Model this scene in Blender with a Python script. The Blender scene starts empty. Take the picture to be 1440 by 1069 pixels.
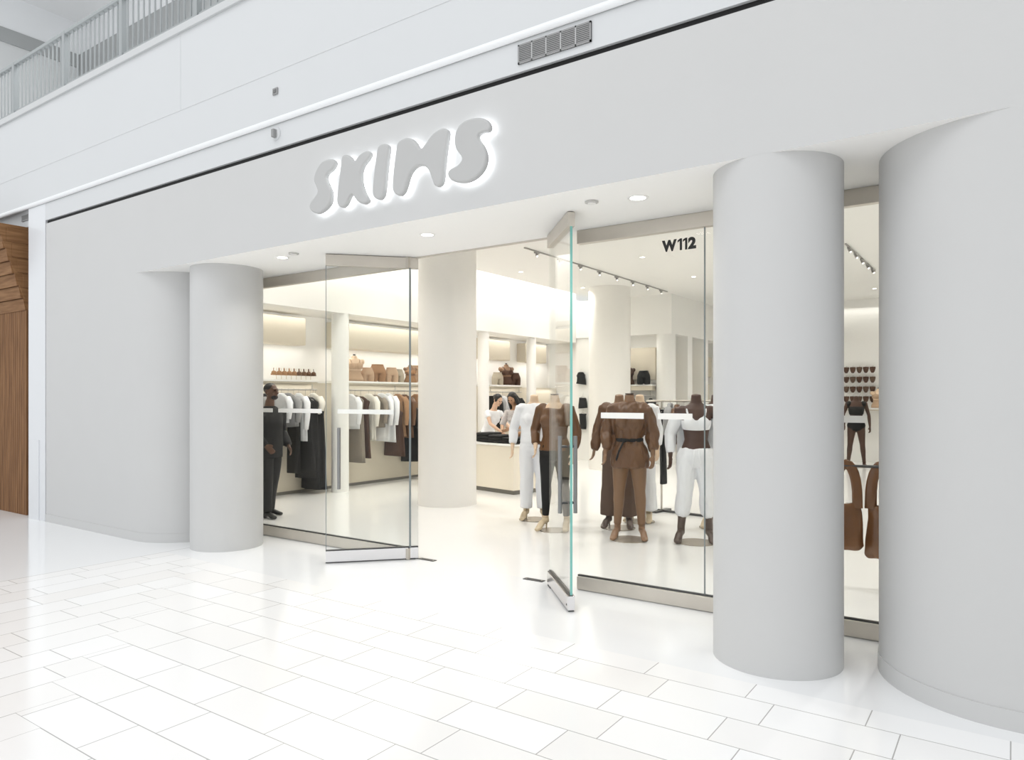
import bpy, bmesh, math, random
from mathutils import Vector, Matrix, noise

# ------------------------------------------------------------------ camera, world, exposure
S = bpy.context.scene
COL = S.collection
random.seed(7)
R = math.radians

cam_d = bpy.data.cameras.new('camera')
cam = bpy.data.objects.new('camera', cam_d)
COL.objects.link(cam)
cam.location = (0, 0, 1.6)
cam.rotation_euler = (R(90), 0, math.atan(705 / 1013))
cam_d.sensor_width = 36
cam_d.lens = 1013 / 1440 * 36
cam_d.shift_y = 25.5 / 1440
cam_d.clip_end = 200
S.camera = cam

S.view_settings.view_transform = 'Standard'
S.view_settings.look = 'None'
S.view_settings.gamma = 1
S.view_settings.use_curve_mapping = False
S.view_settings.exposure = 0.0
S.cycles.use_denoising = True
S.cycles.max_bounces = 10
S.cycles.diffuse_bounces = 6
S.cycles.glossy_bounces = 4
S.cycles.transparent_max_bounces = 16
S.cycles.transmission_bounces = 6
S.cycles.caustics_reflective = False
S.cycles.caustics_refractive = False
S.cycles.sample_clamp_indirect = 6

WORLD_STRENGTH = 1.02        # daylight of the open mall hall
HALL_FILL_W = 1450.0           # unseen fill lamp added high over the hall to brighten the floor
LAMP_W = 15.5                # each recessed ceiling lamp of the shop
COVE_W = 6.0                 # watts per metre, cove strips of the shop
world = bpy.data.worlds.new('mall_daylight')
S.world = world
world.use_nodes = True
wn = world.node_tree
bg = wn.nodes['Background']
bg.inputs['Color'].default_value = (0.965, 0.985, 1.0, 1)
bg.inputs['Strength'].default_value = WORLD_STRENGTH


def area(name, loc, rot, sx, sy, watts, colour=(1, 0.972, 0.925), parent=None, disk=False, spread=180):
    d = bpy.data.lights.new(name, 'AREA')
    d.shape = 'DISK' if disk else 'RECTANGLE'
    d.size = sx
    if not disk:
        d.size_y = sy
    d.energy = watts
    d.color = colour
    d.spread = R(spread)
    o = bpy.data.objects.new(name, d)
    COL.objects.link(o)
    o.location = loc
    o.rotation_euler = rot
    if parent:
        o.parent = parent
    return o


area('hall_fill', (-6.0, -7.0, 18.0), (0, 0, 0), 24, 12, HALL_FILL_W, (0.98, 0.99, 1.0))  # added overhead fill, unseen, lifts the mall floor and shopfront
area('gallery_fill', (-8.5, 6.3, 10.2), (0, 0, 0), 4, 2.0, 270, (0.98, 0.99, 1.0))  # added lamp kept out of view, brightens the upper gallery

# light strips hidden in the ceiling cove and in the wall niches of the shop
area('cove_light', (-9.0, 11.0, 4.47), (0, 0, 0), 0.5, 10.5, COVE_W * 17)
for (ya, yb) in ((6.2, 8.25), (8.72, 12.5), (12.95, 14.35), (14.85, 16.1)):
    area('niche_light', (-9.80, (ya + yb) / 2, 3.02), (0, R(25), 0), 0.06, yb - ya, COVE_W * (yb - ya) * 0.30)
    area('niche_light', (-9.99, (ya + yb) / 2, 2.485), (0, R(8), 0), 0.06, yb - ya, COVE_W * (yb - ya) * 0.35)
    area('shelf_light', (-9.82, (ya + yb) / 2, 1.835), (0, R(0), 0), 0.04, yb - ya, COVE_W * (yb - ya) * 0.22)
area('niche_light', (-7.9, 16.2, 3.09), (R(-20), 0, 0), 1.3, 0.05, COVE_W * 0.7)
area('cove_light', (-2.6, 19.86, 3.95), (R(-20), 0, 0), 6.0, 0.06, COVE_W * 2.6)

# ------------------------------------------------------------------ materials


def mat(name, col, rough=0.6, metal=0.0, spec=0.5, noise_amt=0.0, noise_scale=8.0, bump=0.0, bump_scale=40.0, sheen=0.0):
    m = bpy.data.materials.new(name)
    m.use_nodes = True
    nt = m.node_tree
    b = nt.nodes['Principled BSDF']
    b.inputs['Base Color'].default_value = (*col, 1)
    b.inputs['Roughness'].default_value = rough
    b.inputs['Metallic'].default_value = metal
    b.inputs['Specular IOR Level'].default_value = spec
    if sheen:
        b.inputs['Sheen Weight'].default_value = sheen
    tc = None
    if noise_amt or bump:
        tc = nt.nodes.new('ShaderNodeTexCoord')
    if noise_amt:
        n = nt.nodes.new('ShaderNodeTexNoise')
        n.inputs['Scale'].default_value = noise_scale
        n.inputs['Detail'].default_value = 4
        nt.links.new(tc.outputs['Object'], n.inputs['Vector'])
        mx = nt.nodes.new('ShaderNodeMix')
        mx.data_type = 'RGBA'
        mx.inputs['A'].default_value = (*[c * (1 - noise_amt) for c in col], 1)
        mx.inputs['B'].default_value = (*[min(1, c * (1 + noise_amt)) for c in col], 1)
        nt.links.new(n.outputs['Fac'], mx.inputs['Factor'])
        nt.links.new(mx.outputs['Result'], b.inputs['Base Color'])
    if bump:
        n2 = nt.nodes.new('ShaderNodeTexNoise')
        n2.inputs['Scale'].default_value = bump_scale
        n2.inputs['Detail'].default_value = 3
        nt.links.new(tc.outputs['Object'], n2.inputs['Vector'])
        bp = nt.nodes.new('ShaderNodeBump')
        bp.inputs['Strength'].default_value = bump
        bp.inputs['Distance'].default_value = 0.01
        nt.links.new(n2.outputs['Fac'], bp.inputs['Height'])
        nt.links.new(bp.outputs['Normal'], b.inputs['Normal'])
    return m


def emit(name, col, strength):
    m = bpy.data.materials.new(name)
    m.use_nodes = True
    nt = m.node_tree
    nt.nodes.clear()
    e = nt.nodes.new('ShaderNodeEmission')
    e.inputs['Color'].default_value = (*col, 1)
    e.inputs['Strength'].default_value = strength
    o = nt.nodes.new('ShaderNodeOutputMaterial')
    nt.links.new(e.outputs[0], o.inputs[0])
    return m


def glass_mat(name, tint, ior=1.5):
    m = bpy.data.materials.new(name)
    m.use_nodes = True
    nt = m.node_tree
    nt.nodes.clear()
    t = nt.nodes.new('ShaderNodeBsdfTransparent')
    t.inputs['Color'].default_value = (*tint, 1)
    g = nt.nodes.new('ShaderNodeBsdfGlossy')
    g.inputs['Roughness'].default_value = 0.0
    f = nt.nodes.new('ShaderNodeFresnel')
    geo = nt.nodes.new('ShaderNodeNewGeometry')
    sel = nt.nodes.new('ShaderNodeMapRange')     # the same reflectance on both sides of the sheet
    sel.inputs['To Min'].default_value = ior
    sel.inputs['To Max'].default_value = 1.0 / ior
    nt.links.new(geo.outputs['Backfacing'], sel.inputs['Value'])
    nt.links.new(sel.outputs['Result'], f.inputs['IOR'])
    mx = nt.nodes.new('ShaderNodeMixShader')
    o = nt.nodes.new('ShaderNodeOutputMaterial')
    nt.links.new(f.outputs[0], mx.inputs[0])
    nt.links.new(t.outputs[0], mx.inputs[1])
    nt.links.new(g.outputs[0], mx.inputs[2])
    nt.links.new(mx.outputs[0], o.inputs[0])
    return m


M = {}
M['plaster'] = mat('grey_plaster', (0.55, 0.55, 0.546), 0.55, noise_amt=0.012, noise_scale=3, bump=0.03, bump_scale=90)
M['soffit'] = mat('soffit_paint', (0.91, 0.90, 0.88), 0.6)
M['mall'] = mat('mall_paint', (0.61, 0.622, 0.632), 0.55, noise_amt=0.01, noise_scale=2)
M['mall_hi'] = mat('mall_trim_paint', (0.80, 0.81, 0.82), 0.4)
M['mall_low'] = mat('upper_floor_paint', (0.62, 0.63, 0.63), 0.6)
M['mall_dark'] = mat('upper_floor_band', (0.36, 0.37, 0.37), 0.5)
M['mall_white'] = mat('upper_shop_white', (0.80, 0.81, 0.82), 0.5)
M['black'] = mat('black_reveal', (0.004, 0.004, 0.004), 0.6)
M['grey_reveal'] = mat('grey_reveal', (0.16, 0.165, 0.17), 0.6)
M['store'] = mat('warm_white_paint', (0.87, 0.862, 0.835), 0.55)
M['store_beige'] = mat('niche_beige', (0.68, 0.62, 0.51), 0.55)
M['store_col'] = mat('shop_column_paint', (0.83, 0.81, 0.77), 0.45)
M['counter'] = mat('counter_cream', (0.80, 0.745, 0.63), 0.45)
M['toe'] = mat('toe_kick_grey', (0.20, 0.19, 0.17), 0.4, metal=0.5)
M['steel'] = mat('brushed_steel', (0.60, 0.56, 0.50), 0.38, metal=0.55, noise_amt=0.08, noise_scale=5)
M['steel_hi'] = mat('polished_steel', (0.72, 0.71, 0.72), 0.22, metal=1.0)
M['pull'] = mat('pull_bar_steel', (0.26, 0.26, 0.26), 0.35, metal=0.6)
M['steel_dark'] = mat('dark_steel', (0.10, 0.10, 0.10), 0.35, metal=0.8)
M['rail_grey'] = mat('railing_paint', (0.33, 0.35, 0.355), 0.45)
M['rail_dark'] = mat('railing_gap', (0.05, 0.05, 0.05), 0.6)
M['vent'] = mat('vent_grey', (0.28, 0.28, 0.28), 0.5)
M['vent_dark'] = mat('vent_shadow', (0.16, 0.16, 0.16), 0.7)
M['wood'] = None
M['glass'] = glass_mat('clear_glass', (0.985, 0.992, 0.988), 1.17)
M['glass_edge'] = mat('green_glass_edge', (0.20, 0.50, 0.45), 0.15)
M['glass_edge_dark'] = mat('grey_glass_edge', (0.20, 0.23, 0.24), 0.15)
M['vinyl_white'] = mat('white_vinyl', (0.88, 0.87, 0.84), 0.5)
M['vinyl_black'] = mat('black_vinyl', (0.006, 0.006, 0.006), 0.5)
M['letter'] = mat('letter_face', (0.46, 0.46, 0.455), 0.5)
M['halo'] = emit('letter_backlight', (0.93, 0.97, 1.0), 5.5)
M['lamp'] = emit('lamp_face', (1, 0.96, 0.88), 12.0)
M['lampring'] = mat('lamp_trim_white', (0.82, 0.81, 0.79), 0.4)
M['ring_grey'] = mat('cover_plate_grey', (0.50, 0.49, 0.47), 0.45)
M['lamp_soft'] = emit('track_lamp_face', (1, 0.96, 0.88), 3.0)
M['track'] = mat('track_grey', (0.34, 0.33, 0.31), 0.4)
M['hanger'] = mat('hanger_metal', (0.50, 0.48, 0.45), 0.3, metal=0.8)
M['f_white'] = mat('white_cotton', (0.83, 0.84, 0.86), 0.85, bump=0.2, bump_scale=25)
M['f_ivory'] = mat('ivory_cotton', (0.83, 0.80, 0.72), 0.85, bump=0.2, bump_scale=25)
M['f_grey'] = mat('grey_cotton', (0.30, 0.30, 0.30), 0.85, bump=0.2, bump_scale=25)
M['f_stone'] = mat('stone_cotton', (0.27, 0.23, 0.185), 0.85, bump=0.2, bump_scale=25)
M['f_char'] = mat('charcoal_jersey', (0.022, 0.022, 0.023), 0.85, bump=0.2, bump_scale=25)
M['f_black'] = mat('black_jersey', (0.007, 0.007, 0.007), 0.8, bump=0.2, bump_scale=25)
M['f_brown'] = mat('brown_satin', (0.125, 0.057, 0.022), 0.40, bump=0.3, bump_scale=14, noise_amt=0.25, noise_scale=6)
M['f_legging'] = mat('brown_leggings', (0.20, 0.108, 0.052), 0.5, bump=0.2, bump_scale=25)
M['f_darkbrown'] = mat('dark_brown_jersey', (0.075, 0.035, 0.020), 0.8, bump=0.2, bump_scale=25)
M['f_wide'] = mat('umber_jersey', (0.095, 0.056, 0.036), 0.8, bump=0.2, bump_scale=25)
M['f_caramel'] = mat('caramel_knit', (0.36, 0.20, 0.10), 0.75, bump=0.2, bump_scale=25)
M['f_tan'] = mat('tan_knit', (0.52, 0.36, 0.24), 0.8, bump=0.2, bump_scale=25)
M['f_taupe'] = mat('taupe_jersey', (0.42, 0.37, 0.29), 0.8, bump=0.2, bump_scale=25)
M['f_lace'] = mat('grey_lace', (0.52, 0.49, 0.48), 0.9, noise_amt=0.45, noise_scale=42)
M['f_suit'] = mat('black_suit', (0.011, 0.011, 0.012), 0.8, bump=0.2, bump_scale=25)
M['leather'] = mat('brown_glossy_leather', (0.16, 0.070, 0.028), 0.22, bump=0.35, bump_scale=7, noise_amt=0.3, noise_scale=5)
M['skin_fair'] = mat('fair_skin', (0.66, 0.44, 0.31), 0.5)
M['skin_tan'] = mat('tan_skin', (0.46, 0.27, 0.16), 0.5)
M['skin_dark'] = mat('dark_skin', (0.13, 0.065, 0.040), 0.5)
M['man_dark'] = mat('dark_mannequin', (0.068, 0.030, 0.018), 0.45)
M['man_brown'] = mat('brown_mannequin', (0.24, 0.135, 0.072), 0.4)
M['man_fair'] = mat('fair_mannequin', (0.70, 0.52, 0.36), 0.4)
M['boot'] = mat('dark_stretch_boot', (0.10, 0.07, 0.055), 0.4)
M['hair'] = mat('black_hair', (0.008, 0.007, 0.007), 0.45, bump=0.5, bump_scale=60)
M['shoe'] = mat('black_shoe', (0.008, 0.008, 0.008), 0.3)
M['shoe_pale'] = mat('pale_shoe', (0.55, 0.45, 0.30), 0.4)
M['disc'] = mat('stand_base', (0.40, 0.35, 0.29), 0.25, metal=0.3)
M['eye'] = mat('eye_dark', (0.02, 0.015, 0.012), 0.2)
M['lip'] = mat('lip_rose', (0.35, 0.13, 0.11), 0.5)


def wood_mat(name, freq, amt, axis='X', cols=((0.135, 0.060, 0.022), (0.26, 0.132, 0.056))):
    m = bpy.data.materials.new(name)
    m.use_nodes = True
    nt = m.node_tree
    b = nt.nodes['Principled BSDF']
    tc = nt.nodes.new('ShaderNodeTexCoord')
    mp = nt.nodes.new('ShaderNodeMapping')
    mp.inputs['Scale'].default_value = (18, 18, 1.2) if axis == 'X' else (1.5, 1.5, 18)
    n = nt.nodes.new('ShaderNodeTexNoise')
    n.inputs['Scale'].default_value = 1.6
    n.inputs['Detail'].default_value = 6
    nt.links.new(tc.outputs['Object'], mp.inputs['Vector'])
    nt.links.new(mp.outputs[0], n.inputs['Vector'])
    r = nt.nodes.new('ShaderNodeValToRGB')
    r.color_ramp.elements[0].position = 0.3
    r.color_ramp.elements[1].position = 0.7
    r.color_ramp.elements[0].color = (*cols[0], 1)
    r.color_ramp.elements[1].color = (*cols[1], 1)
    nt.links.new(n.outputs['Fac'], r.inputs[0])
    nt.links.new(r.outputs[0], b.inputs['Base Color'])
    b.inputs['Roughness'].default_value = 0.7
    b.inputs['Specular IOR Level'].default_value = 0.3
    return m


M['wood'] = wood_mat('vertical_grain_wood', 1, 1)
M['wood_board'] = wood_mat('horizontal_grain_wood', 1, 1, 'Z', ((0.16, 0.072, 0.026), (0.29, 0.155, 0.070)))


def floor_material():
    """Glossy 58 x 29 cm tiles in running bond; the bond turns along a stepped diagonal."""
    m = bpy.data.materials.new('mall_floor_tile')
    m.use_nodes = True
    nt = m.node_tree
    L = nt.links.new
    b = nt.nodes['Principled BSDF']
    tc = nt.nodes.new('ShaderNodeTexCoord')
    sp = nt.nodes.new('ShaderNodeSeparateXYZ')
    L(tc.outputs['Object'], sp.inputs[0])

    def op(kind, a, bb=None):
        n = nt.nodes.new('ShaderNodeMath')
        n.operation = kind
        for i, v in enumerate((a, bb)):
            if v is None:
                continue
            if isinstance(v, (int, float)):
                n.inputs[i].default_value = v
            else:
                L(v, n.inputs[i])
        return n.outputs[0]
    X, Y = sp.outputs['X'], sp.outputs['Y']
    c, p, y0 = -2.60, 0.2883, 2.7147
    i = op('FLOOR', op('DIVIDE', op('SUBTRACT', X, c - y0), p))
    j = op('FLOOR', op('DIVIDE', op('SUBTRACT', Y, y0), p))
    swap = op('LESS_THAN', op('ADD', i, j), -0.5)

    def lerp(a, bb):
        return op('ADD', op('MULTIPLY', a, op('SUBTRACT', 1.0, swap)), op('MULTIPLY', bb, swap))
    u = lerp(X, op('SUBTRACT', c, Y))
    v = lerp(Y, op('SUBTRACT', c, X))
    bw = 0.5835
    u = op('ADD', u, 2.356 - 0.165 + bw * 40)
    v = op('ADD', op('SUBTRACT', v, y0), p * 40)
    cb = nt.nodes.new('ShaderNodeCombineXYZ')
    L(u, cb.inputs[0])
    L(v, cb.inputs[1])
    br = nt.nodes.new('ShaderNodeTexBrick')
    br.offset = 0.262
    br.offset_frequency = 2
    br.inputs['Scale'].default_value = 1
    br.inputs['Brick Width'].default_value = bw
    br.inputs['Row Height'].default_value = p
    br.inputs['Mortar Size'].default_value = 0.0030
    br.inputs['Mortar Smooth'].default_value = 0.1
    br.inputs['Bias'].default_value = 0
    br.inputs['Color1'].default_value = (0.91, 0.91, 0.91, 1)
    br.inputs['Color2'].default_value = (0.86, 0.845, 0.83, 1)
    br.inputs['Mortar'].default_value = (0.42, 0.41, 0.40, 1)
    L(cb.outputs[0], br.inputs['Vector'])
    # a plain slab border without joints beside the neighbouring shop and along the shopfront
    slab = op('MAXIMUM', op('LESS_THAN', X, -7.24), op('GREATER_THAN', Y, 4.085))
    seam = op('LESS_THAN', op('ABSOLUTE', op('ADD', X, 7.24)), 0.006)
    mx = nt.nodes.new('ShaderNodeMix')
    mx.data_type = 'RGBA'
    L(slab, mx.inputs['Factor'])
    L(br.outputs['Color'], mx.inputs['A'])
    mx.inputs['B'].default_value = (0.84, 0.845, 0.85, 1)
    mx2 = nt.nodes.new('ShaderNodeMix')
    mx2.data_type = 'RGBA'
    L(seam, mx2.inputs['Factor'])
    L(mx.outputs['Result'], mx2.inputs['A'])
    mx2.inputs['B'].default_value = (0.55, 0.54, 0.53, 1)
    L(mx2.outputs['Result'], b.inputs['Base Color'])
    b.inputs['Roughness'].default_value = 0.12
    b.inputs['Specular IOR Level'].default_value = 0.5
    return m


M['floor'] = floor_material()
M['store_floor'] = mat('shop_floor_resin', (0.86, 0.855, 0.84), 0.16, noise_amt=0.015, noise_scale=1.5)

# ------------------------------------------------------------------ mesh helpers


def smooth(me, on=True):
    for p in me.polygons:
        p.use_smooth = on


def obj(name, bm, m, parent=None, sm=False, auto=None):
    me = bpy.data.meshes.new(name)
    bmesh.ops.recalc_face_normals(bm, faces=bm.faces)
    bm.to_mesh(me)
    bm.free()
    if m is not None:
        for k in (m if isinstance(m, (list, tuple)) else [m]):
            me.materials.append(k)
    if sm:
        smooth(me)
    if auto is not None:
        me.set_sharp_from_angle(angle=R(auto))
        smooth(me)
        me.set_sharp_from_angle(angle=R(auto))
    o = bpy.data.objects.new(name, me)
    COL.objects.link(o)
    if parent:
        o.parent = parent
    return o


def tag(o, label, cat, group=None):
    o['label'] = label
    o['category'] = cat
    if group:
        o['group'] = group
    return o


def thing(name, label, cat, loc=(0, 0, 0), rz=0, group=None):
    o = bpy.data.objects.new(name, None)
    COL.objects.link(o)
    o.empty_display_size = 0.1
    o.location = loc
    o.rotation_euler = (0, 0, rz)
    return tag(o, label, cat, group)


def struct(name, bm, m, parent=None, **k):
    o = obj(name, bm, m, parent, **k)
    if parent is None:
        o['kind'] = 'structure'
    return o


def box(bm, x0, x1, y0, y1, z0, z1, bev=0.0, mi=0):
    g = bmesh.ops.create_cube(bm, size=1)
    vs = g['verts']
    for v in vs:
        v.co = Vector(((x0 + x1) / 2 + v.co.x * (x1 - x0), (y0 + y1) / 2 + v.co.y * (y1 - y0), (z0 + z1) / 2 + v.co.z * (z1 - z0)))
    fs = list({f for v in vs for f in v.link_faces})
    for f in fs:
        f.material_index = mi
    if bev:
        es = list({e for v in vs for e in v.link_edges})
        bmesh.ops.bevel(bm, geom=es, offset=bev, segments=2, affect='EDGES', profile=0.5)
    return vs


def B(*a, **k):
    bm = bmesh.new()
    box(bm, *a, **k)
    return bm


def prism(bm, pts, z0, z1):
    lo = [bm.verts.new((x, y, z0)) for x, y in pts]
    hi = [bm.verts.new((x, y, z1)) for x, y in pts]
    n = len(pts)
    bm.faces.new(lo[::-1])
    bm.faces.new(hi)
    for i in range(n):
        bm.faces.new((lo[i], lo[(i + 1) % n], hi[(i + 1) % n], hi[i]))


def cyl(bm, x, y, z0, z1, r, n=24, r2=None):
    r2 = r if r2 is None else r2
    lo = [bm.verts.new((x + r * math.cos(6.28318 * i / n), y + r * math.sin(6.28318 * i / n), z0)) for i in range(n)]
    hi = [bm.verts.new((x + r2 * math.cos(6.28318 * i / n), y + r2 * math.sin(6.28318 * i / n), z1)) for i in range(n)]
    bm.faces.new(lo[::-1])
    bm.faces.new(hi)
    for i in range(n):
        bm.faces.new((lo[i], lo[(i + 1) % n], hi[(i + 1) % n], hi[i]))


def ring_frame(t, ref):
    t = t.normalized()
    x = ref - t * ref.dot(t)
    if x.length < 1e-4:
        x = Vector((0, 1, 0)) - t * t.y
    x.normalize()
    return x, t.cross(x).normalized()


def tube(bm, pts, n=14, ref=(1, 0, 0), cap=0.45, mod=None):
    """Closed loft along pts = (x,y,z,rx[,ry]); rounded ends."""
    ref = Vector(ref)
    P = [Vector(p[:3]) for p in pts]
    rings = []
    for k, p in enumerate(pts):
        a = P[max(0, k - 1)]
        b = P[min(len(P) - 1, k + 1)]
        t = (b - a)
        x, y = ring_frame(t, ref)
        rx = p[3]
        ry = p[4] if len(p) > 4 else p[3]
        ring = []
        for i in range(n):
            th = 6.283185 * i / n
            f = 1.0 if mod is None else mod(k, th)
            ring.append(bm.verts.new(P[k] + x * (rx * f * math.cos(th)) + y * (ry * f * math.sin(th))))
        rings.append(ring)
    for a, b in zip(rings, rings[1:]):
        for i in range(n):
            bm.faces.new((a[i], a[(i + 1) % n], b[(i + 1) % n], b[i]))
    for ring, q, nb, p in ((rings[0], P[0], P[1], pts[0]), (rings[-1], P[-1], P[-2], pts[-1])):
        d = (q - nb).normalized()
        r = min(p[3], p[4] if len(p) > 4 else p[3])
        v = bm.verts.new(q + d * r * cap)
        for i in range(n):
            bm.faces.new((ring[i], ring[(i + 1) % n], v))


def ball(bm, x, y, z, rx, ry=None, rz=None, n=12):
    ry = rx if ry is None else ry
    rz = rx if rz is None else rz
    g = bmesh.ops.create_uvsphere(bm, u_segments=n, v_segments=max(6, n // 2 + 2), radius=1)
    for v in g['verts']:
        v.co = Vector((x + v.co.x * rx, y + v.co.y * ry, z + v.co.z * rz))


def fuse(name, bm, m, parent, voxel=0.008, it=4, wr=0.0, wf=9.0, seed=0.0):
    """Fuse overlapping closed lofts into one continuous smooth surface."""
    o = obj(name, bm, m, None)
    md = o.modifiers.new('fuse', 'REMESH')
    md.mode = 'VOXEL'
    md.voxel_size = voxel
    md.use_smooth_shade = True
    sm = o.modifiers.new('soft', 'SMOOTH')
    sm.factor = 0.5
    sm.iterations = it
    dg = bpy.context.evaluated_depsgraph_get()
    me = bpy.data.meshes.new_from_object(o.evaluated_get(dg), depsgraph=dg)
    o.modifiers.clear()
    old = o.data
    o.data = me
    bpy.data.meshes.remove(old)
    me.name = name
    if wr:
        ns = [v.normal.copy() for v in me.vertices]
        for v, nn in zip(me.vertices, ns):
            q = Vector((v.co.x * wf * 1.2 + seed, v.co.y * wf * 1.2, v.co.z * wf * 0.45))
            v.co += nn * (noise.noise(q) + 0.5 * noise.noise(q * 2.3)) * wr
    smooth(me)
    o.parent = parent
    return o


def copy_tree(o, parent=None):
    c = o.copy()
    COL.objects.link(c)
    if parent:
        c.parent = parent
    for ch in list(o.children):
        copy_tree(ch, c)
    return c


# ------------------------------------------------------------------ the setting: mall front
Y0 = 4.214
SOF = 3.0

struct('floor', B(-34, 14, -16, 5.33, -0.3, 0.0), M['floor'])
struct('floor_store', B(-10.6, 1.4, 5.33, 20.4, -0.3, 0.0), M['store_floor'])


def bullnose(xflat, sign, xfar, r=0.667, yb=5.56, n=28):
    """Plan outline of a thick wall whose end is rounded; sign=+1 rounds towards +X."""
    cy = Y0 + r
    pts = [(xfar, Y0)]
    for i in range(n + 1):
        a = -math.pi / 2 + math.pi * i / n
        pts.append((xflat + sign * r * math.cos(a), cy + r * math.sin(a)))
    pts.append((xfar, yb))
    return pts


def wall_with_end(name, xflat, sign, xfar):
    bm = bmesh.new()
    prism(bm, bullnose(xflat, sign, xfar), 0, SOF)
    struct(name, bm, M['plaster'], auto=40)
    bm = bmesh.new()
    pts = bullnose(xflat, sign, xfar)
    # a slim base band standing 6 mm proud
    out = []
    for k, (x, y) in enumerate(pts):
        if k == 0 or k == len(pts) - 1:
            out.append((x, y - 0.006 if k == 0 else y + 0.006))
        else:
            dx, dy = x - xflat, y - (Y0 + 0.667)
            l = math.hypot(dx, dy)
            out.append((xflat + dx / l * 0.673, Y0 + 0.667 + dy / l * 0.673))
    prism(bm, out, 0.0, 0.10)
    struct(name.replace('wall', 'baseboard'), bm, M['plaster'], auto=40)


wall_with_end('wall_left', -8.08, 1, -10.29)
wall_with_end('wall_right', 0.0, -1, 7.0)

bm = B(-10.29, 7.0, Y0, 5.33, SOF, 3.862)
for f in bm.faces:
    f.material_index = 1 if f.normal.z < -0.5 else 0
struct('wall_header', bm, [M['plaster'], M['soffit']])
# dark shadow gap over and beside the shopfront
struct('trim_1', B(-10.33, 7.0, Y0 + 0.035, 5.33, 3.862, 3.912), M['black'])
struct('trim_2', B(-10.33, -10.29, Y0 + 0.035, 5.5, 0, 3.862), M['grey_reveal'])

# mall fascia over the shops
bm = B(-34, 14, Y0, 5.33, 4.165, 5.42)
struct('wall_fascia', bm, M['mall'])
struct('wall_fascia_lower', B(-10.47, 14, Y0 + 0.008, 5.33, 3.912, 4.165), M['mall'])
bm = bmesh.new()
prof = []
for i in range(9):
    a = math.pi * i / 8
    prof.append((Y0 - 0.022 * math.sin(a), 4.163 + 0.03 * math.cos(a)))
for xx in (-34, 14):
    pass
lo = [bm.verts.new((-34, y, z)) for y, z in prof]
hi = [bm.verts.new((14, y, z)) for y, z in prof]
for i in range(8):
    bm.faces.new((lo[i], lo[i + 1], hi[i + 1], hi[i]))
bm.faces.new(lo)
bm.faces.new(hi[::-1])
struct('trim_3', bm, M['mall_hi'], sm=False)
# shallow upper band (its lower edge is the faint long seam) and the vertical panel seams
bm = bmesh.new()
xs = [-34, -19.0, -13.2, -7.16, -1.0, 14]
for a, b in zip(xs, xs[1:]):
    box(bm, a + 0.002, b - 0.002, Y0 - 0.003, Y0 + 0.01, 4.615, 5.42)
struct('trim_4', bm, M['mall'])
struct('trim_5', B(-34, 14, Y0 - 0.03, 5.33, 5.42, 5.50, bev=0.006), mat('slab_edge_grey', (0.56, 0.57, 0.575), 0.5))
# white pilaster between the shops
bm = bmesh.new()
box(bm, -10.83, -10.33, Y0 + 0.006, 5.2, 0, 4.165, bev=0.004)
box(bm, -10.80, -10.50, Y0 - 0.004, Y0 + 0.02, 0.0, 1.05, bev=0.002)
struct('wall_pilaster', bm, mat('pilaster_white', (0.68, 0.695, 0.715), 0.3))
struct('wall_neighbour', B(-34, -10.83, 4.56, 5.2, 0, 3.94), M['mall'])
struct('wall_neighbour_top', B(-34, -10.83, 4.30, 5.2, 3.94, 4.165), M['mall'])


def grille(name, label, x0, x1, z0, z1, y, nslat, ndiv):
    t = thing(name, label, 'vent', ((x0 + x1) / 2, y, z0))
    w, h = x1 - x0, z1 - z0
    bm = bmesh.new()
    for (a, b, c, d) in ((-w / 2, w / 2, 0, 0.012), (-w / 2, w / 2, h - 0.012, h), (-w / 2, -w / 2 + 0.012, 0, h), (w / 2 - 0.012, w / 2, 0, h)):
        box(bm, a, b, -0.008, 0.01, c, d)
    obj('frame', bm, M['vent'], t)
    obj('backing', B(-w / 2, w / 2, 0.0, 0.004, 0, h), M['vent_dark'], t)
    bm = bmesh.new()
    for i in range(nslat):
        z = 0.012 + (h - 0.024) * (i + 0.5) / nslat
        box(bm, -w / 2, w / 2, -0.006, 0.0, z - 0.0035, z + 0.0035)
    obj('louvre', bm, M['vent'], t)
    dm = mat('vent_divider', (0.42, 0.42, 0.42), 0.5)
    for i in range(1, ndiv):
        x = -w / 2 + w * i / ndiv
        obj('divider', B(x - 0.005, x + 0.005, -0.008, 0.004, 0, h), dm, t)
    return t


grille('vent_grille', 'long grey louvred air grille in the white fascia above the black gap', -2.88, -2.294, 3.963, 4.10, Y0 + 0.004, 9, 5)
grille('vent_grille', 'small grey air grille over the timber neighbour shop', -11.22, -10.86, 4.03, 4.11, 4.296, 6, 0)

t = thing('wall_sensor', 'small square grey sensor plate above the white moulding of the fascia', 'sensor', (-5.59, Y0, 4.40))
obj('plate', B(-0.035, 0.035, -0.012, 0.0, 0, 0.062, bev=0.003), M['vent'], t)
obj('lens', B(-0.02, 0.02, -0.016, -0.011, 0.015, 0.047, bev=0.002), M['vent_dark'], t)
t = thing('alarm_strobe', 'round white alarm with a grey lens below the moulding', 'alarm', (-5.59, Y0 + 0.008, 4.04))
bm = bmesh.new()
tube(bm, [(0, 0.0, 0, 0.062), (0, -0.012, 0, 0.06)], n=24, ref=(1, 0, 0), cap=0.02)
obj('round_plate', bm, M['mall'], t, auto=40)
obj('lens', B(-0.018, 0.018, -0.05, -0.01, -0.038, 0.038, bev=0.006), M['vent'], t)

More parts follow.
